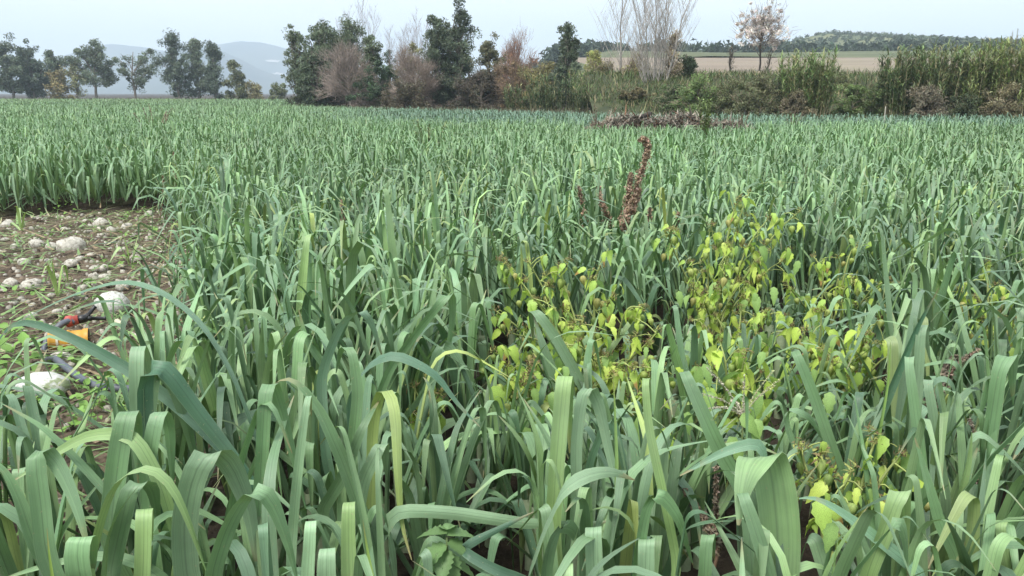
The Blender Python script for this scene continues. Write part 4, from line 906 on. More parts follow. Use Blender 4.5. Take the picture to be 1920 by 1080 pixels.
def tall_weed(label, px, Y, top_py, seed, colr, wpx=50, n=40, name='tall_weed', dry=False):
    rg = np.random.default_rng(seed); b = at(px, 174, Y); z0 = float(gz(0, Y)); H = at(px, top_py, Y)[2] - z0; W = wpx / F_PX * Y * .5
    root = empty(name, (b[0], Y, z0)); tag(root, label, 'weed', 'tall weeds in the crop')
    m_ = MB(); ml = MB()
    for k in range(7):
        e = np.array([rg.normal(0, .5) * W, rg.normal(0, .3) * W, H * rg.uniform(.7, 1)]); P = np.linspace(0, 1, 5)[:, None] * e; P[:, :2] *= np.linspace(0, 1, 5)[:, None] ** .8
        V, Q, U = tube(P, np.linspace(.012, .004, 5), 4, False); m_.add(V, Q, U, np.array([.2, .22, .1]) if not dry else np.array([.25, .17, .12]))
        q = n; P0 = P[0] + (P[-1] - P[0]) * rg.uniform(.4, 1.02, q)[:, None]
        ml.add(*blades(P0, rg.uniform(0, 6.28, q), rg.uniform(.06, .16, q) * (1 if not dry else .6), rg.uniform(.02, .04, q), rg.uniform(0, 1.2, q), rg.uniform(.3, 1.6, q), np.asarray(colr) * rg.uniform(.6, 1.3, (q, 1)), 2))
    obj('stem', m_.mesh('stem'), M_TWIG, root); o = obj('foliage', ml.mesh('foliage'), M_CROWN, root); o['kind'] = 'stuff'
tall_weed('tall light green weed standing above the far crop, right of the heap', 1330, 17, 168, 5, (.20, .26, .09), 64, 60)
tall_weed('brown dry weed patch in the far left of the crop', 285, 24, 196, 6, (.26, .17, .13), 60, 60, dry=True)
tall_weed('smaller brown dry weed at the left end of the heap', 1120, 25, 198, 7, (.26, .19, .14), 60, 60, dry=True)
tall_weed('brown dry weed at the right end of the heap', 1395, 25, 206, 8, (.24, .19, .13), 50, 50, dry=True)
tall_weed('olive leafy weed in mid crop left of centre', 630, 10.5, 330, 9, (.13, .20, .07), 90, 50)
tall_weed('faint yellowish weed clump in the middle of the crop', 800, 15, 222, 10, (.19, .24, .10), 60, 50)
tall_weed('dry weed sticking up before the right-hand bank', 1490, 24, 196, 12, (.22, .18, .12), 40, 40, dry=True)

# ------------------------------------------------------------------ rust-brown seed heads
def seed_head(label, base, tip_pts, seed, thick=.028, n=600, colr=(.33, .235, .165), group='rust-brown dry seed heads', name='seed_weed', extra=()):
    """dry weed: base (px, Y); tip_pts list of stem polylines (px,py) lowest to top, beaded along the upper part"""
    rg = np.random.default_rng(seed); bpx, Y = base; b = at(bpx, 500, Y); root = empty(name, (b[0], Y, float(gz(b[0], Y)))); tag(root, label, 'weed', group)
    off = np.array(root.location)
    for pl, th, nn in tip_pts:
        P = np.array([at(a, c, Y + rg.normal(0, .04)) for a, c in pl]) - off; P = np.vstack([[P[0] * [0.3, .3, 0]], P]); C = catmull(P, 7)
        V, Q, U = tube(C, np.linspace(.006, .003, len(C)), 5, False); m_ = MB(); m_.add(V, Q, U, (.25, .16, .11)); obj('stem', m_.mesh('stem'), M_TWIG, root)
        nn = int(nn * 1.5) if Y > 4 else nn; k0 = 7; seg = rg.integers(k0, len(C) - 1, nn); t = rg.random((nn, 1)); c = C[seg] * (1 - t) + C[seg + 1] * t
        f = (seg - k0) / (len(C) - k0); rad = th * (1.25 if Y > 4 else 1.0) * (1.05 - .7 * f) * (0.6 + .4 * np.sin(seg * 2.3)) ** 1
        q = rg.normal(size=(nn, 3)); q /= np.linalg.norm(q, axis=1)[:, None]
        V, Q, U, Cc = leaf_cloud(c + q * (rad * rg.random(nn) ** .5)[:, None], (.0115 if Y > 4 else .010), rg, colr, .5, elong=1.9)
        m_ = MB(); m_.add(V, Q, None, Cc); o = obj('seed_head', m_.mesh('seed_head', False), M_SEED, root); o['kind'] = 'stuff'
seed_head('tall branched rust-brown seed head rising above the leeks', (1165, 6.0), [([(1160, 470), (1170, 420), (1190, 360), (1207, 310), (1214, 280), (1209, 262), (1200, 262)], .050, 2600), ([(1160, 440), (1172, 400), (1180, 350), (1183, 325)], .046, 1300), ([(1165, 440), (1185, 400), (1200, 355)], .046, 1100), ([(1158, 480), (1162, 440), (1166, 405)], .035, 500)], 3)
seed_head('slim upright rust-brown seed head left of the tall branched one', (1096, 6.1), [([(1098, 450), (1096, 420), (1090, 375), (1085, 350)], .036, 600)], 4)
seed_head('short leaning rust-brown seed head between slim and tall ones', (1140, 6.2), [([(1142, 430), (1134, 395), (1125, 370), (1122, 348)], .036, 600)], 5)
seed_head('small rust-brown seed head right of the tall branched one', (1215, 5.9), [([(1214, 440), (1217, 410), (1219, 386)], .03, 300)], 6)
seed_head('small brown seed head just above the ground cherry top', (1268, 5.7), [([(1266, 440), (1270, 415), (1272, 398)], .028, 240)], 7)
seed_head('lone rust-brown seed head left of centre in the leeks', (642, 6.3), [([(643, 440), (643, 405), (640, 375)], .024, 320)], 8)
seed_head('small brown seed head low between centre leeks, left one', (893, 6.0), [([(893, 440), (893, 415), (892, 400)], .022, 180)], 9)
seed_head('small brown seed head low between centre leeks, right one', (922, 5.7), [([(924, 470), (921, 450), (918, 430)], .026, 220)], 10)
seed_head('faint brown seed head at the near left edge of the far crop', (328, 10.2), [([(328, 350), (328, 310), (325, 285)], .035, 260)], 11)
seed_head('faint brown seed head beside the previous crop edge, lower', (306, 10.0), [([(306, 370), (307, 345), (305, 330)], .03, 180)], 12)
GREY = (.24, .20, .15)
seed_head('drooping grey-brown grass panicle near the right edge', (1760, 2.75), [([(1740, 840), (1745, 760), (1765, 700), (1795, 668)], .034, 1100), ([(1760, 760), (1790, 690), (1835, 655)], .016, 260)], 13, colr=GREY, name='grass_panicle', group='grass panicles')
seed_head('slim grass panicle leaning among leeks at lower right', (1830, 2.2), [([(1820, 960), (1835, 900), (1855, 865), (1885, 830)], .014, 420)], 14, colr=GREY, name='grass_panicle', group='grass panicles')
seed_head('brown grass panicle low in the gap left of the broad cupped leaf', (1320, 1.95), [([(1345, 1040), (1330, 990), (1300, 945), (1285, 920)], .022, 500), ([(1340, 1000), (1342, 940), (1343, 875)], .01, 260)], 15, colr=(.24, .19, .14), name='grass_panicle', group='grass panicles')
seed_head('thin beaded grass spike standing at the right side', (1830, 2.4), [([(1830, 900), (1828, 820), (1818, 785)], .008, 160)], 16, colr=(.36, .33, .26), name='grass_panicle', group='grass panicles')
# pale finger grass
fr = empty('finger_grass', (*at(1395, 780, 2.35)[:2], float(gz(0, 2.35)))); tag(fr, 'pale finger grass with spikes spread like a hand', 'grass', 'grass panicles'); off = np.array(fr.location)
hub = at(1393, 776, 2.35) - off; V, Q, U = tube(catmull([[.03, .05, 0], hub * [.9, 1, .5] + [.02, .03, 0], hub], 6), .0028, 5, False); m_ = MB(); m_.add(V, Q, U, (.30, .36, .16)); obj('stem', m_.mesh('stem'), M_TWIG, fr)
rg = np.random.default_rng(3)
for k, (a, b_, dy) in enumerate([(1325, 690, -.05), (1396, 702, -.03), (1316, 738, -.1), (1452, 694, .05), (1455, 722, .0), (1462, 712, .08), (1326, 766, -.12), (1370, 750, .1)]):
    e = at(a, b_, 2.35 + dy) - off; C = catmull([hub, hub * .5 + e * .5 + [0, 0, .012], e], 8); m_ = MB(); V, Q, U = tube(C, np.linspace(.0016, .0008, len(C)), 4, False); m_.add(V, Q, U, (.46, .44, .32))
    nn = 150; sg = rg.integers(0, len(C) - 1, nn); t = rg.random((nn, 1)); c = C[sg] * (1 - t) + C[sg + 1] * t
    col3 = (.52, .48, .38) if k < 3 or k > 5 else (.42, .44, .22)
    V, Q, U, Cc = leaf_cloud(c + rg.normal(0, .0022, (nn, 3)), .0036, rg, col3, .25); m_.add(V, Q, None, Cc); obj('spike', m_.mesh('spike', False), M_SEED, fr)

# ------------------------------------------------------------------ ground cherry (husk tomato) plants
def serrate_leaf(n=7, teeth=.07, curve=.35, width=.62, name='leaf'):
    """ovate toothed leaf, length 1 along +y, hanging curve, midrib fold"""
    t = np.linspace(0, 1, n); wv = width * .5 * np.sin(math.pi * np.clip(t, 0, 1) ** .62) ** .9; wv[0] = .02; wv[-1] = .004
    wv = wv * (1 + teeth * np.where(np.arange(n) % 2, 1, -1) * 1.6)
    z = -curve * t ** 2
    V = np.concatenate([np.stack([-wv, t, z + wv * .35], 1), np.stack([0 * t, t, z], 1), np.stack([wv, t, z + wv * .35], 1)])
    Q = []
    for k in range(n - 1): Q += [[k, n + k, n + k + 1, k + 1], [n + k, 2 * n + k, 2 * n + k + 1, n + k + 1]]
    return V, np.array(Q)
LEAFC = [np.array([.46, .61, .11]), np.array([.38, .55, .12]), np.array([.55, .67, .15]), np.array([.27, .42, .13]), np.array([.44, .60, .13])]
LEAFM = []
for k in range(10):
    V, Q = serrate_leaf(9, .05 + .02 * (k % 3), [.35, .6, .9, .5, .75][k % 5], [.52, .6, .46][k % 3]); n = 9
    V[:, 2] += .06 * np.sin(V[:, 0] * 9 + k) ; c = LEAFC[k % 5]
    cc = np.tile(c, (len(V), 1)) * np.where(np.arange(len(V)) // n == 1, 1.15, 1)[:, None]
    if k == 9: cc[V[:, 1] > .65] = (.42, .27, .10)
    LEAFM.append(mesh_np('leaf', V, Q, None, cc))
HUSKM = []
for k in range(6):
    pr = np.array([(0.03, 0), (.26, -.05), (.42, -.22), (.44, -.46), (.32, -.76), (.13, -1.02), (.015, -1.22)]); sd_ = 10
    a = np.arange(sd_) / sd_ * 6.283; rib = np.where(np.arange(sd_) % 2, .74, 1.08) * (1 + .06 * np.sin(np.arange(sd_) * 2.1 + k))
    V = np.array([[r_ * math.cos(t) * q, r_ * math.sin(t) * q, z] for r_, z in pr for t, q in zip(a, rib)]) * [1, 1, 1.05 + .1 * (k % 2)]
    Q = [[i * sd_ + j, i * sd_ + (j + 1) % sd_, (i + 1) * sd_ + (j + 1) % sd_, (i + 1) * sd_ + j] for i in range(6) for j in range(sd_)]
    c = [np.array([.46, .57, .16]), np.array([.40, .52, .16]), np.array([.52, .60, .19]), np.array([.33, .46, .15]), np.array([.44, .56, .15]), np.array([.56, .54, .20])][k]
    cc = np.tile(c, (len(V), 1)); cc[np.tile(np.arange(sd_) % 2 == 0, 7)] *= .70
    HUSKM.append(mesh_np('husk', V, np.array(Q), None, cc))
DRYM = []
for k in range(4):
    rg = np.random.default_rng(40 + k); n = 26; P = rg.normal(0, .4, (n, 3)) * [1, 1, .7]
    cl = np.where((rg.random(n) < .5)[:, None], np.array([.20, .15, .07]), np.array([.30, .32, .10])) * rg.uniform(.6, 1.2, (n, 1))
    V, Q, U, C = blades(P, rg.uniform(0, 6.28, n), rg.uniform(.4, 1.1, n), rg.uniform(.1, .28, n), rg.uniform(-.6, 1.2, n), rg.uniform(-2, 3, n), cl, 3); DRYM.append(mesh_np('dry_blossom', V, Q, None, C))
def ground_cherry(label, bpx, Y, tips, seed, leaf=.056, husk=.035, dens=1.0, depth=.25, big=0):
    rg = np.random.default_rng(seed); b = at(bpx, 600, Y); off = np.array([b[0], Y, float(gz(b[0], Y))]); root = empty('ground_cherry_plant', off)
    tag(root, label, 'ground cherry', 'yellow-green ground cherry plants among the leeks')
    made = []
    def piece(nm, ms, mat, p, s, rot):
        o = obj(nm, ms[rg.integers(len(ms))], mat, root); o.location = p; s_ = s * rg.uniform(.7, 1.25); o.scale = (s_, s_, s_); o.rotation_euler = rot; made.append(o); return o
    pm = min(t_[1] for t_ in tips)
    for (a, c) in tips:
        e = at(a, c, Y - .0034 * max(0, c - pm) + rg.uniform(-depth, depth) * .6) - off; d0 = np.array([rg.normal(0, .03), rg.normal(0, .03), 0])
        m1 = d0 * .5 + e * .35 + [0, 0, .12 * e[2]]; m2 = e * .75 + [0, 0, .10 * e[2]] + rg.normal(0, .02, 3)
        C = catmull([d0, m1, m2, e], 7); V, Q, U = tube(C, np.linspace(.0075, .003, len(C)), 5, False); m_s = MB(); m_s.add(V, Q, U, np.array([.36, .42, .15]) * rg.uniform(.7, 1.1))
        nodes = max(3, int(9 * dens))
        for k in range(nodes):
            f = .45 + .57 * (k + rg.random() * .7) / nodes; i = min(len(C) - 1, int(f * (len(C) - 1))); p = C[i] + rg.normal(0, .034, 3)
            V, Q, U = tube([C[i], (C[i] + p) / 2 + [0, 0, .008], p], [.0028, .0022, .0018], 4, False); m_s.add(V, Q, U, np.array([.36, .42, .14]) * rg.uniform(.7, 1.1))
            az = rg.uniform(0, 6.283)
            for q in range(2 if rg.random() < .75 else 1):
                az += 2.2; piece('leaf', LEAFM, M_PHYS, p + rg.normal(0, .012, 3), leaf, (rg.uniform(-1.35, -.2), rg.normal(0, .35), az))
            if rg.random() < .5:
                pp = p + [rg.normal(0, .02), rg.normal(0, .02), -.03]; piece('husk', HUSKM, M_HUSK, pp, husk, (rg.normal(0, .2), rg.normal(0, .2), az))
            if rg.random() < .33: piece('dry_blossom', DRYM, M_DRY, p + [0, 0, .01], .026, (rg.uniform(0, 1), 0, az))
        st_ = obj('stem', m_s.mesh('stem'), M_TWIG, root)
        piece('dry_blossom', DRYM, M_DRY, e + [0, 0, .005], .026, (rg.uniform(0, 1), 0, rg.uniform(0, 6)))
        for o_ in made: o_.parent = st_
        made.clear()
    for k in range(big):
        a, c = tips[rg.integers(len(tips))]; p = at(a + rg.uniform(-40, 40), c + rg.uniform(40, 110), Y - .0034 * max(0, c + 75 - pm) - .05) - off
        piece('leaf', [LEAFM[3], LEAFM[8], LEAFM[1]], M_PHYS, p, leaf * 1.35, (rg.uniform(-1.4, -.6), rg.normal(0, .3), rg.uniform(2.2, 4.0)))
ground_cherry('large spreading ground cherry with many husks right of centre', 1120, 3.55, [(940, 485), (990, 490), (1050, 500), (1125, 500), (925, 580), (960, 625), (1050, 645), (1150, 560), (1205, 575), (1235, 620), (1110, 670), (1185, 690), (1245, 690), (1060, 580), (1000, 560), (1090, 600)], 1, big=8)
ground_cherry('tall ground cherry with pale forked stem behind the large one', 1330, 4.4, [(1258, 430), (1290, 490), (1335, 420), (1380, 385), (1405, 360), (1440, 410), (1370, 470), (1440, 470), (1500, 395), (1340, 540), (1400, 530), (1465, 490), (1300, 540)], 2, leaf=.058, husk=.034, big=10)
ground_cherry('ground cherry with an orange husk at right, in front', 1560, 3.2, [(1540, 585), (1510, 620), (1590, 640), (1650, 595), (1560, 680), (1690, 655), (1620, 620), (1540, 650)], 3, big=6, leaf=.058)
ground_cherry('straggly ground cherry behind the orange-husked one', 1560, 4.4, [(1525, 480), (1570, 480), (1610, 460), (1665, 525), (1485, 545), (1600, 530)], 4, dens=.8)
ground_cherry('ground cherry at the right edge of the picture', 1870, 3.6, [(1800, 545), (1830, 560), (1875, 590), (1905, 540), (1850, 500), (1900, 600)], 5, dens=.9, big=2)
ground_cherry('small ground cherry sprig at lower right between broad leek leaves', 1600, 2.0, [(1500, 840), (1640, 830), (1600, 880), (1690, 850), (1540, 850)], 6, leaf=.05, husk=.027, dens=.8, depth=.08, big=2)
ground_cherry('small ground cherry sprig alone left of the large plant', 805, 2.7, [(800, 705), (775, 722), (825, 735)], 7, leaf=.06, husk=.036, dens=.6, depth=.08)
ground_cherry('low ground cherry with big dull leaves behind the finger grass', 1400, 2.85, [(1350, 640), (1400, 660), (1430, 700), (1380, 720), (1330, 690)], 8, leaf=.08, husk=.038, dens=.7, big=7)
ground_cherry('leafy low ground cherry filling the ground below the tall one', 1390, 3.8, [(1340, 590), (1390, 575), (1440, 590), (1480, 610), (1295, 600), (1420, 630), (1360, 620)], 10, leaf=.06, dens=.9, big=10)
ground_cherry('leafy low ground cherry at the left foot of the large one', 1000, 3.0, [(950, 690), (1000, 680), (1050, 710), (980, 720), (925, 660)], 11, leaf=.062, dens=.8, big=6)
ground_cherry('low ground cherry under the large one, shaded by leeks', 1200, 2.9, [(1150, 700), (1200, 740), (1240, 720), (1110, 720)], 9, leaf=.07, husk=.04, dens=.8, big=3)

# ------------------------------------------------------------------ small weeds low in the crop
NET = []
for k in range(3):
    V, Q = serrate_leaf(15, .09, .25 + .15 * k, .55); cc = np.tile(np.array([.13, .22, .085]) * (1 + .12 * k), (len(V), 1)); cc[15:30] *= 1.2; NET.append(mesh_np('leaf', V, Q, None, cc))
nr = empty('leafy_weed', (*at(840, 1040, 1.58)[:2], float(gz(0, 1.58)))); tag(nr, 'leafy weed with toothed leaves in the dark gap at bottom centre', 'weed'); off = np.array(nr.location)
c0 = at(838, 1008, 1.58) - off; V, Q, U = tube(catmull([[0, 0, 0], c0 * .5, c0], 6), np.linspace(.005, .003, 13), 6, False); m_ = MB(); m_.add(V, Q, U, (.16, .22, .09)); obj('stem', m_.mesh('stem'), M_TWIG, nr)
for k, (az, tl, s, dz) in enumerate([(1.15, -.15, .085, .01), (-1.05, -.1, .09, .005), (2.0, -.45, .105, -.02), (-1.9, -.35, .075, -.01), (.35, -.1, .055, .02), (-.4, .1, .05, .02), (2.9, -.6, .08, -.03), (-2.6, -.8, .08, -.04), (1.5, -.5, .09, -.06), (-1.4, -.5, .09, -.06)]):
    o = obj('leaf', NET[k % 3], M_WEED, nr); o.location = c0 + [0, 0, dz]; o.scale = (s, s, s); o.rotation_euler = (tl, 0, az)
def grass_blade(label, pts, Y, W, c):
    P = np.array([at(a, b, Y) for a, b in pts]); off = P[0] * [1, 1, 0] + [0, 0, float(gz(0, Y))]; P = np.vstack([off + [0, .02, 0], P])
    V, Q, U, C = ribbon(P, W, (1, .3, 0), np.array(c)); tag(obj('grass_shoot', mesh_np('grass_shoot', V - off, Q, U, C), M_LEEK, None, off), label, 'grass', 'yellow-green grass blades between the leeks')
grass_blade('thin yellow-green grass blade right of the three blunt folds', [(700, 1090), (690, 1040), (680, 975)], 1.45, .012, (.30, .44, .10))
grass_blade('thin bright green grass blade right of bottom centre', [(1160, 1060), (1155, 950), (1156, 860), (1150, 700)], 1.75, .012, (.26, .42, .10))
grass_blade('thin bright grass blade at lower left corner', [(100, 1090), (92, 1040), (88, 990)], 1.35, .011, (.30, .44, .10))
grass_blade('thin grass blade below the blue arching leaf at lower right', [(1560, 1080), (1568, 1030), (1575, 985)], 1.4, .010, (.24, .38, .14))
grass_blade('upright bright grass blade near the right edge', [(1650, 800), (1665, 720), (1670, 640)], 2.1, .014, (.26, .42, .10))

# ------------------------------------------------------------------ bare stony patch
rg = np.random.default_rng(23)
def stone_mesh(seed, flat=.62):
    import bmesh
    bm = bmesh.new(); bmesh.ops.create_icosphere(bm, subdivisions=2, radius=.5)
    for v in bm.verts:
        n_ = noise.fractal(v.co * 1.6 + Vector((seed * 3.1, seed, 2)), 1, 2, 3); v.co *= 1 + .30 * n_; v.co.z *= flat; v.co.y *= .85
    me = bpy.data.meshes.new('stone'); bm.to_mesh(me); bm.free()
    for p in me.polygons: p.use_smooth = True
    return me
STM = [stone_mesh(k, [.6, .5, .72, .55, .65, .8][k % 6]) for k in range(10)]
for m_ in STM: m_.materials.append(M_STONE)
def stone(px, py, wpx, label, seed, mesh=None, mat=None, sink=.42):
    g = ground_at(px, py); t = np.linalg.norm(g - [0, 0, CAM_H]); s = wpx / F_PX * t
    me = (mesh or STM[seed % 10])
    if mat: me = me.copy(); me.materials.clear(); me.materials.append(mat)
    o = obj('stone', me, None, None, (g[0], g[1], g[2] + s * .5 * .6 * (1 - sink) - .012)); o.scale = (s, s * rg.uniform(.8, 1.1), s); o.rotation_euler = (rg.normal(0, .15), rg.normal(0, .15), rg.uniform(0, 6.28))
    tag(o, label, 'stone', 'pale stones on the bare soil'); return o
stone(215, 588, 56, 'largest round white stone beside the black fork', 2, STM[5], M_WSTONE, .0)
def mossy():
    m, nt, b, o = nmat('mossy_white_stone'); c, f = noise_col(nt, 9, (.42, .43, .40), (.64, .64, .60)); g, f2 = noise_col(nt, 3.2, (0, 0, 0), (1, 1, 1), .55, .6)
    c = mix(nt, math_n(nt, 'MULTIPLY', g, .8), c, (.20, .25, .09)); nt.links.new(c, b.inputs['Base Color']); b.inputs['Roughness'].default_value = .75; bump(nt, b, f, .3, .01); return m
o = stone(90, 745, 78, 'large flat white stone with a green stain below the grey hose', 4, STM[1], mossy(), -.1); o.rotation_euler = (.1, .05, .3)
NAMED = [(70, 463, 30, 'pale stone near the left edge beyond the white boulder'), (45, 495, 28, 'oval stone at the left edge of the stony patch'), (135, 470, 44, 'broad buff stone in the middle of the stony patch'), (133, 497, 26, 'round pale stone below the broad buff stone'),
         (178, 505, 18, None), (196, 506, 20, None), (176, 519, 20, None), (196, 520, 20, None), (190, 425, 30, 'pale stone at the back of the patch, left of the pair'), (210, 435, 22, None), (60, 540, 36, 'flat pale stone left of the white boulder'), (253, 487, 24, 'round stone by the yellow-green shoot'),
         (15, 425, 22, None), (75, 412, 12, None), (100, 467, 26, None), (30, 466, 18, None), (148, 488, 20, None), (172, 480, 18, None), (240, 428, 20, None), (205, 420, 14, None), (280, 405, 22, None), (10, 450, 14, None), (60, 430, 12, None),
         (90, 490, 14, None), (110, 520, 20, None), (20, 535, 24, None), (155, 540, 18, None), (230, 540, 34, 'pale rubble stone just behind the white boulder'), (262, 536, 20, None), (310, 500, 14, None), (120, 430, 12, None), (160, 415, 12, None), (225, 470, 12, None), (250, 455, 12, None),
         (320, 590, 20, None), (290, 610, 14, None), (270, 625, 12, None), (185, 640, 18, None), (60, 595, 20, None), (200, 660, 12, None), (25, 570, 18, None), (120, 675, 40, 'pale flat stone under the yellow tube'), (40, 880, 18, None), (20, 800, 14, None), (85, 960, 30, None), (150, 560, 24, None), (95, 555, 16, None)]
for k, (a, b, s, lb) in enumerate(NAMED): stone(a, b, s, lb or 'small pale stone, one of many alike strewn over the bare soil', k)
k = 0
while k < 130:
    gy = rg.uniform(2.6, 10.4); gx = rg.uniform(-7.5, -1.2)
    if not in_patch(np.array(gx), np.array(gy)): continue
    s = rg.uniform(.03, .085); o = obj('stone', STM[k % 10], None, None, (gx, gy, float(gz(gx, gy)) + s * .12)); o.scale = (s, s * rg.uniform(.7, 1), s * rg.uniform(.7, 1)); o.rotation_euler = (rg.normal(0, .2), rg.normal(0, .2), rg.uniform(0, 6.28))
    tag(o, 'small pale stone, one of many alike strewn over the bare soil', 'stone', 'pale stones on the bare soil'); k += 1
# gravel: one mass of tiny stones and clods
import bmesh as _bm
n = 9000; gy = rg.uniform(2.3, 10.5, n); gx = rg.uniform(-8, -1.0, n); k_ = in_patch(gx, gy); gx, gy = gx[k_], gy[k_]; n = len(gx)
cube = np.array([[-1, -1, -.6], [1, -.8, -.6], [.8, 1, -.6], [-1, .9, -.6], [-.6, -.7, .7], [.7, -.5, .6], [.5, .7, .7], [-.7, .5, .6]]); cq = np.array([[0, 1, 5, 4], [1, 2, 6, 5], [2, 3, 7, 6], [3, 0, 4, 7], [4, 5, 6, 7]])
sz = rg.uniform(.004, .020, n); an = rg.uniform(0, 6.28, n)
V = cube[None] * sz[:, None, None] * rg.uniform(.7, 1.3, (n, 8, 3)); R = np.stack([V[..., 0] * np.cos(an)[:, None] - V[..., 1] * np.sin(an)[:, None], V[..., 0] * np.sin(an)[:, None] + V[..., 1] * np.cos(an)[:, None], V[..., 2]], -1)
R += np.stack([gx, gy, gz(gx, gy) + sz * .4 + .004], -1)[:, None]
cl = np.where((rg.random(n) < .35)[:, None], np.array([.42, .39, .33]), np.array([.13, .10, .075])) * rg.uniform(.6, 1.2, (n, 1))
mb = MB(); mb.add(R.reshape(-1, 3), (np.arange(n)[:, None, None] * 8 + cq[None]).reshape(-1, 4), None, np.repeat(cl, 8, 0))
tag(obj('gravel', mb.mesh('gravel', True), M_TWIG), 'gravel and clods strewn over the bare soil patch', 'gravel', kind='stuff')
# cut leek leaves and straw lying about
n = 7500; gy = rg.uniform(2.2, 10.6, n); gx = rg.uniform(-8, -1.0, n); k_ = in_patch(gx - .25, gy); gx, gy = gx[k_], gy[k_]; n = len(gx)
u = rg.random(n)[:, None]; cl = np.where(u < .6, np.array([.20, .31, .12]), np.where(u < .75, np.array([.40, .39, .23]), np.array([.30, .23, .14]))) * rg.uniform(.6, 1.2, (n, 1))
mb = MB(); mb.add(*blades(np.stack([gx, gy, gz(gx, gy) + rg.uniform(.01, .06, n)], 1), rg.uniform(0, 6.28, n), rg.uniform(.05, .34, n), rg.uniform(.006, .028, n), rg.uniform(-.05, .35, n), rg.uniform(0, .5, n), cl, 4))
tag(obj('leaf_trimmings', mb.mesh('leaf_trimmings'), M_DRY), 'cut leek leaves and straw lying on the bare soil', 'trimmings', kind='stuff')
# low green weeds
WL = []
for k in range(3):
    V, Q = serrate_leaf(7, .03, .3, .6); WL.append(mesh_np('leaf', V, Q, None, np.tile(np.array([.17, .30, .07]) * (1 + .2 * k), (len(V), 1))))
def low_weed(label, px, py, seed, n=22, size=.045, spread=.12, tall=.1):
    rg = np.random.default_rng(seed); g = ground_at(px, py); root = empty('low_weed', g); tag(root, label, 'weed', 'low green weeds on the bare soil')
    for k in range(n):
        az = rg.uniform(0, 6.28); r_ = spread * rg.random() ** .6; o = obj('leaf', WL[k % 3], M_WEED, root); s = size * rg.uniform(.6, 1.4)
        o.location = (math.cos(az) * r_, math.sin(az) * r_, rg.uniform(.01, tall)); o.scale = (s, s, s); o.rotation_euler = (rg.uniform(-.3, .8), rg.normal(0, .3), rg.uniform(0, 6.28))
for k, (lb, a, b, n, s, sp, tl) in enumerate([
    ('leafy green weed at the left edge beside the grey hose', 30, 690, 26, .075, .16, .16), ('bright green weed below the bend of the grey hose', 130, 690, 20, .06, .15, .10), ('feathery green weed right of the stained flat stone', 200, 735, 36, .04, .18, .12),
    ('bright weed patch below the stained flat stone', 170, 790, 30, .045, .18, .12), ('small weed left of the stained flat stone', 20, 740, 16, .05, .1, .12), ('sprouting weed in the lower left soil', 60, 830, 14, .045, .1, .1),
    ('green weed behind the yellow tube', 60, 560, 18, .05, .2, .08), ('weed tuft by the yellow-green shoot at the patch edge', 225, 505, 22, .05, .16, .12), ('weed tuft at the back edge of the patch, right', 250, 415, 22, .05, .2, .16), ('weed tuft at the back edge of the patch, left', 110, 400, 22, .05, .25, .16),
    ('weed in front of the broad buff stone', 150, 545, 16, .05, .18, .06), ('weed at the lower left corner of the picture', 30, 1000, 20, .045, .12, .14), ('weed under the leek leaves right of the hose end', 260, 700, 22, .05, .14, .14),
    ('weed touching the left side of the stained flat stone', 45, 770, 24, .05, .16, .12), ('weed in the lower left soil under the long pale leaf', 120, 850, 28, .05, .2, .12), ('weed beside the hose where it meets the leeks', 215, 765, 30, .05, .18, .14), ('weed between the tube and the left edge', 30, 640, 26, .06, .2, .12), ('moss-like weed mat at the back of the patch', 100, 440, 40, .04, .45, .06), ('grassy weed beside the pair of back stones', 270, 450, 26, .05, .25, .12)]): low_weed(lb, a, b, 300 + k, n, s, sp, tl)
# young yellow-green leek shoots left standing in the patch
for k, (lb, px, py, top) in enumerate([('yellow-green leek shoot standing among the stones', 110, 560, 505), ('pale leek shoot at the right rim of the stony patch', 245, 500, 448), ('small leek shoot lying over at the left of the patch', 40, 435, 400)]):
    g = ground_at(px, py); root = empty('leek_shoot', g); tag(root, lb, 'leek', 'leek shoots left in the bare patch'); rg2 = np.random.default_rng(70 + k)
    p = leaf_params(1, 4, rg2, scale=.42); p['c'] = p['c'] * .2 + np.array([.34, .46, .14]) * .8
    V, uv, cc = batch_from(p, np.array([[g[0], g[1], g[2] - .04]]), None, 'mid'); place_leaf_meshes(root, V, uv, cc, V.shape[1], V.shape[2])

# ------------------------------------------------------------------ hose, forked fitting, yellow tube, uprooted leek
def plastic(name, c, rough=.45, dirt=.35):
    m, nt, b, o = nmat(name); g, f = noise_col(nt, 14, (0, 0, 0), (1, 1, 1), .45, .75); cc = mix(nt, math_n(nt, 'MULTIPLY', g, dirt), (*c,), (.25, .20, .15)); nt.links.new(cc, b.inputs['Base Color']); b.inputs['Roughness'].default_value = rough; bump(nt, b, f, .1, .004); return m
M_HOSE, M_RED, M_BLK, M_YEL, M_INS = plastic('grey_hose', (.085, .10, .13), .5), plastic('red_plastic', (.46, .085, .065), .5, .4), plastic('black_plastic', (.012, .013, .016), .4, .12), plastic('yellow_plastic', (.55, .28, .035), .5, .5), plastic('bore_shade', (.06, .03, .012), .7)
hg = ground_at(125, 655); hr = empty('irrigation_hose', hg); tag(hr, 'grey hose with red collar and black forked end', 'hose'); off = np.array(hg); Yh = hg[1]
hp = [at(140, 603, Yh + .10), at(128, 602, Yh + .08), at(110, 612, Yh + .03), at(92, 632, Yh), at(84, 655, Yh - .05), at(88, 675, Yh - .1)]
hp2 = [ground_at(106, 692), ground_at(132, 712), ground_at(160, 733), ground_at(190, 745), ground_at(260, 750)]
C = catmull(hp + [q + [0, 0, .06] for q in hp2], 8) - off; V, Q, U = tube(C, .019, 12); m_ = MB(); m_.add(V, Q, U); obj('hose', m_.mesh('hose'), M_HOSE, hr)
A = at(122, 604, Yh + .09) - off; Bp = at(147, 599, Yh + .12) - off
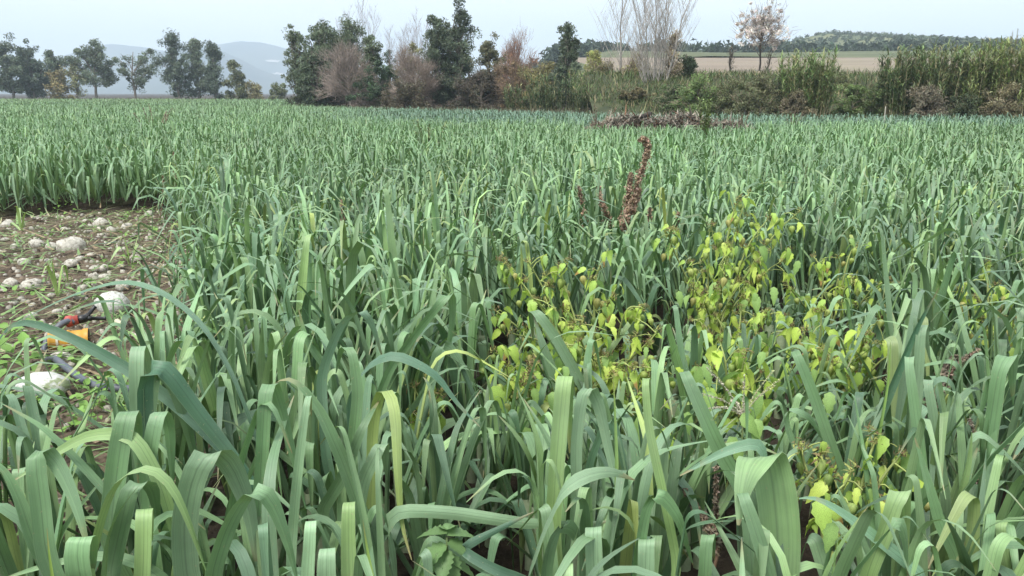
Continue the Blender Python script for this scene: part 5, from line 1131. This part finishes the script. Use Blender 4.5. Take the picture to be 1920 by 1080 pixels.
V, Q, U = tube(np.array([A, A + (Bp - A) * .08, A + (Bp - A) * .1, A + (Bp - A) * .55, A + (Bp - A) * .57, Bp]), [.026, .028, .036, .036, .030, .030], 12); m_ = MB(); m_.add(V, Q, U); obj('collar', m_.mesh('collar', False), M_RED, hr)
K = at(160, 597, Yh + .15) - off
V, Q, U = tube(np.array([Bp - (Bp - A) * .05, K, K + (K - Bp) * .3]), [.024, .026, .018], 10); m_ = MB(); m_.add(V, Q, U); fk = obj('fork_body', m_.mesh('fork_body', False), M_BLK, hr)
for (a, b_, dy) in ((178, 575, .22), (199, 597, .2)):
    e = at(a, b_, Yh + dy) - off; V, Q, U = tube(np.array([K, K + (e - K) * .3, K + (e - K) * .32, K + (e - K) * .92, e]), [.015, .017, .012, .012, .016], 10); m_ = MB(); m_.add(V, Q, U); obj('fork_arm', m_.mesh('fork_arm', False), M_BLK, fk)
V, Q, U = tube(np.array([at(78, 683, Yh - .12), at(95, 678, Yh - .14), at(112, 684, Yh - .12)]) - off, [.008, .009, .008], 6); m_ = MB(); m_.add(V, Q, U); obj('tie', m_.mesh('tie'), plastic('green_tie', (.10, .17, .11)), hr)
yg = ground_at(130, 658); yr = empty('yellow_tube', yg); tag(yr, 'yellow plastic tube lying open end right behind the hose', 'tube'); off = np.array(yg)
ax0, ax1 = at(92, 640, yg[1] - .02) - off, at(167, 634, yg[1] + .06) - off; ax = ax1 - ax0; ta = np.array([0, .03, .06, .45, .46, .52, .53, .85, .86, 1.0])[:, None]
V, Q, U = tube(ax0 + ax * ta, [.058, .06, .054, .054, .060, .060, .055, .055, .062, .062], 20, False); m_ = MB(); m_.add(V, Q, U); yt = obj('tube', m_.mesh('tube', False), M_YEL, yr)
V, Q, U = tube(ax0 + ax * np.array([1.0, .98, .6, .05])[:, None], [.0615, .056, .05, .048], 20, True); m_ = MB(); m_.add(V, Q, U); obj('bore', m_.mesh('bore'), M_INS, yt)  # dark capped plug: the shade inside the tube is put into its colour
V, Q, U = tube(ax0 + ax * np.array([.2, .26])[:, None], [.0595, .0595], 20, False); m_ = MB(); m_.add(V, Q, U); obj('band', m_.mesh('band', False), plastic('white_band', (.6, .55, .45)), yt)
ug = ground_at(222, 620); ur = empty('uprooted_leek', ug); tag(ur, 'uprooted pale leek with hanging roots before the white boulder', 'leek'); off = np.array(ug)
p0, p1 = at(220, 604, ug[1] + .02) - off, at(236, 640, ug[1] - .12) - off; p1[2] = .02
V, Q, U = tube(catmull([p0, p0 * .5 + p1 * .5 + [0, 0, .02], p1], 5), np.linspace(.024, .014, 11), 9); m_ = MB(); m_.add(V, Q, U, (.52, .50, .36)); us = obj('shank', m_.mesh('shank'), M_TWIG, ur)
rg = np.random.default_rng(5); m_ = MB()
for k in range(40):
    d_ = rg.normal(0, 1, 3) * [1, .6, .8] + [-.3, .2, -.3]; d_ /= np.linalg.norm(d_); l_ = rg.uniform(.04, .11); V, Q, U = tube([p0, p0 + d_ * l_ * .5, p0 + d_ * l_ + [0, 0, -.03]], [.003, .002, .0012], 4, False); m_.add(V, Q, U, np.array([.45, .40, .28]) * rg.uniform(.6, 1.1))
o = obj('roots', m_.mesh('roots'), M_TWIG, us); o['kind'] = 'stuff'

# ------------------------------------------------------------------ labels of the many leeks
ANCH = [('the bend of the grey hose', ground_at(90, 680)), ('the stained flat stone', ground_at(90, 745)), ('the white boulder', ground_at(215, 588)), ('the tall branched rust seed head', at(1165, 440, 6.0)), ('the slim rust seed head', at(1096, 440, 6.1)), ('the lone rust seed head left of centre', at(642, 440, 6.3)),
        ('the pale finger grass', at(1393, 776, 2.35)), ('the drooping grey grass panicle', at(1760, 760, 2.75)), ('the toothed leafy weed', at(838, 1010, 1.72)), ('the lone small ground cherry sprig', at(805, 720, 2.7)), ('the lower right ground cherry sprig', at(1600, 850, 2.0)), ('the orange-husked ground cherry', at(1560, 620, 3.2)), ('the ground cherry at the right edge', at(1870, 560, 3.6)), ('the largest ground cherry', at(1120, 580, 3.55)), ('the tall ground cherry', at(1330, 450, 4.4))]
HN = ['the leek with long leaves arching over the soil', 'the leek with the upright folded leaf', 'the leek with two square-folded leaves', 'the lower-left leek folded to the right', 'the leek with the wide pale arch', 'the second lower-left leek with the broad arch', 'the leek with the tall straight pale leaf', 'the leek with three blunt folds', 'the leek with the limp yellowing leaf', 'the leek with the level leaf', 'the leek with the bright green upright leaf', 'the bottom-centre leek with broad blue leaves', None, 'the leek with the very broad cupped leaf', 'the leek with the blue leaf arching left', 'the kinked tall leek by the ground cherry', 'the right-edge leek with two upright folds', None, 'the long kinked leek in the ground cherry', 'the leek with the slanting folded leaf', 'the upright folded leek below the rust seed head', 'the leek with the light yellow-green leaf', None]
ANCH += [(nm, (L[1], L[2])) for nm, L in zip(HN, LEEKS) if nm]
free = [L for L in LEEKS if 'label' not in L[0].keys()]
for nm, p in ANCH:
    for rel, ox, oy in (('just in front of', 0, -.25), ('just left of', -.25, 0), ('just right of', .25, 0), ('just behind', 0, .25)):
        if not free: break
        j = min(range(len(free)), key=lambda q: math.hypot(free[q][1] - p[0] - ox, free[q][2] - p[1] - oy))
        if math.hypot(free[j][1] - p[0] - ox, free[j][2] - p[1] - oy) < .3: tag(free[j][0], f'leek plant standing {rel} {nm}'); free.pop(j)
for r_, x_, y_ in free: tag(r_, 'ordinary leek plant with grey-green strap leaves, one of many alike crowded in the near rows')

# ------------------------------------------------------------------ haze
hz = MB(); a = 3900.0
V = np.array([[x_, y_, z_] for z_ in (-3.0, 262.0) for x_, y_ in ((-a, -a), (a, -a), (a, a), (-a, a))])
hz.add(V, [[0, 3, 2, 1], [4, 5, 6, 7], [0, 1, 5, 4], [1, 2, 6, 5], [2, 3, 7, 6], [3, 0, 4, 7]])
m = bpy.data.materials.new('haze'); m.use_nodes = True; nt = m.node_tree; nt.nodes.clear()
pv = nt.nodes.new('ShaderNodeVolumePrincipled'); pv.inputs['Color'].default_value = (.74, .87, 1.0, 1); pv.inputs['Density'].default_value = 4.5e-4; pv.inputs['Anisotropy'].default_value = .2
mo = nt.nodes.new('ShaderNodeOutputMaterial'); nt.links.new(pv.outputs[0], mo.inputs['Volume'])
tag(obj('haze', hz.mesh('haze', False), m), 'thin blue autumn haze filling the air over the fields', 'haze', kind='stuff')
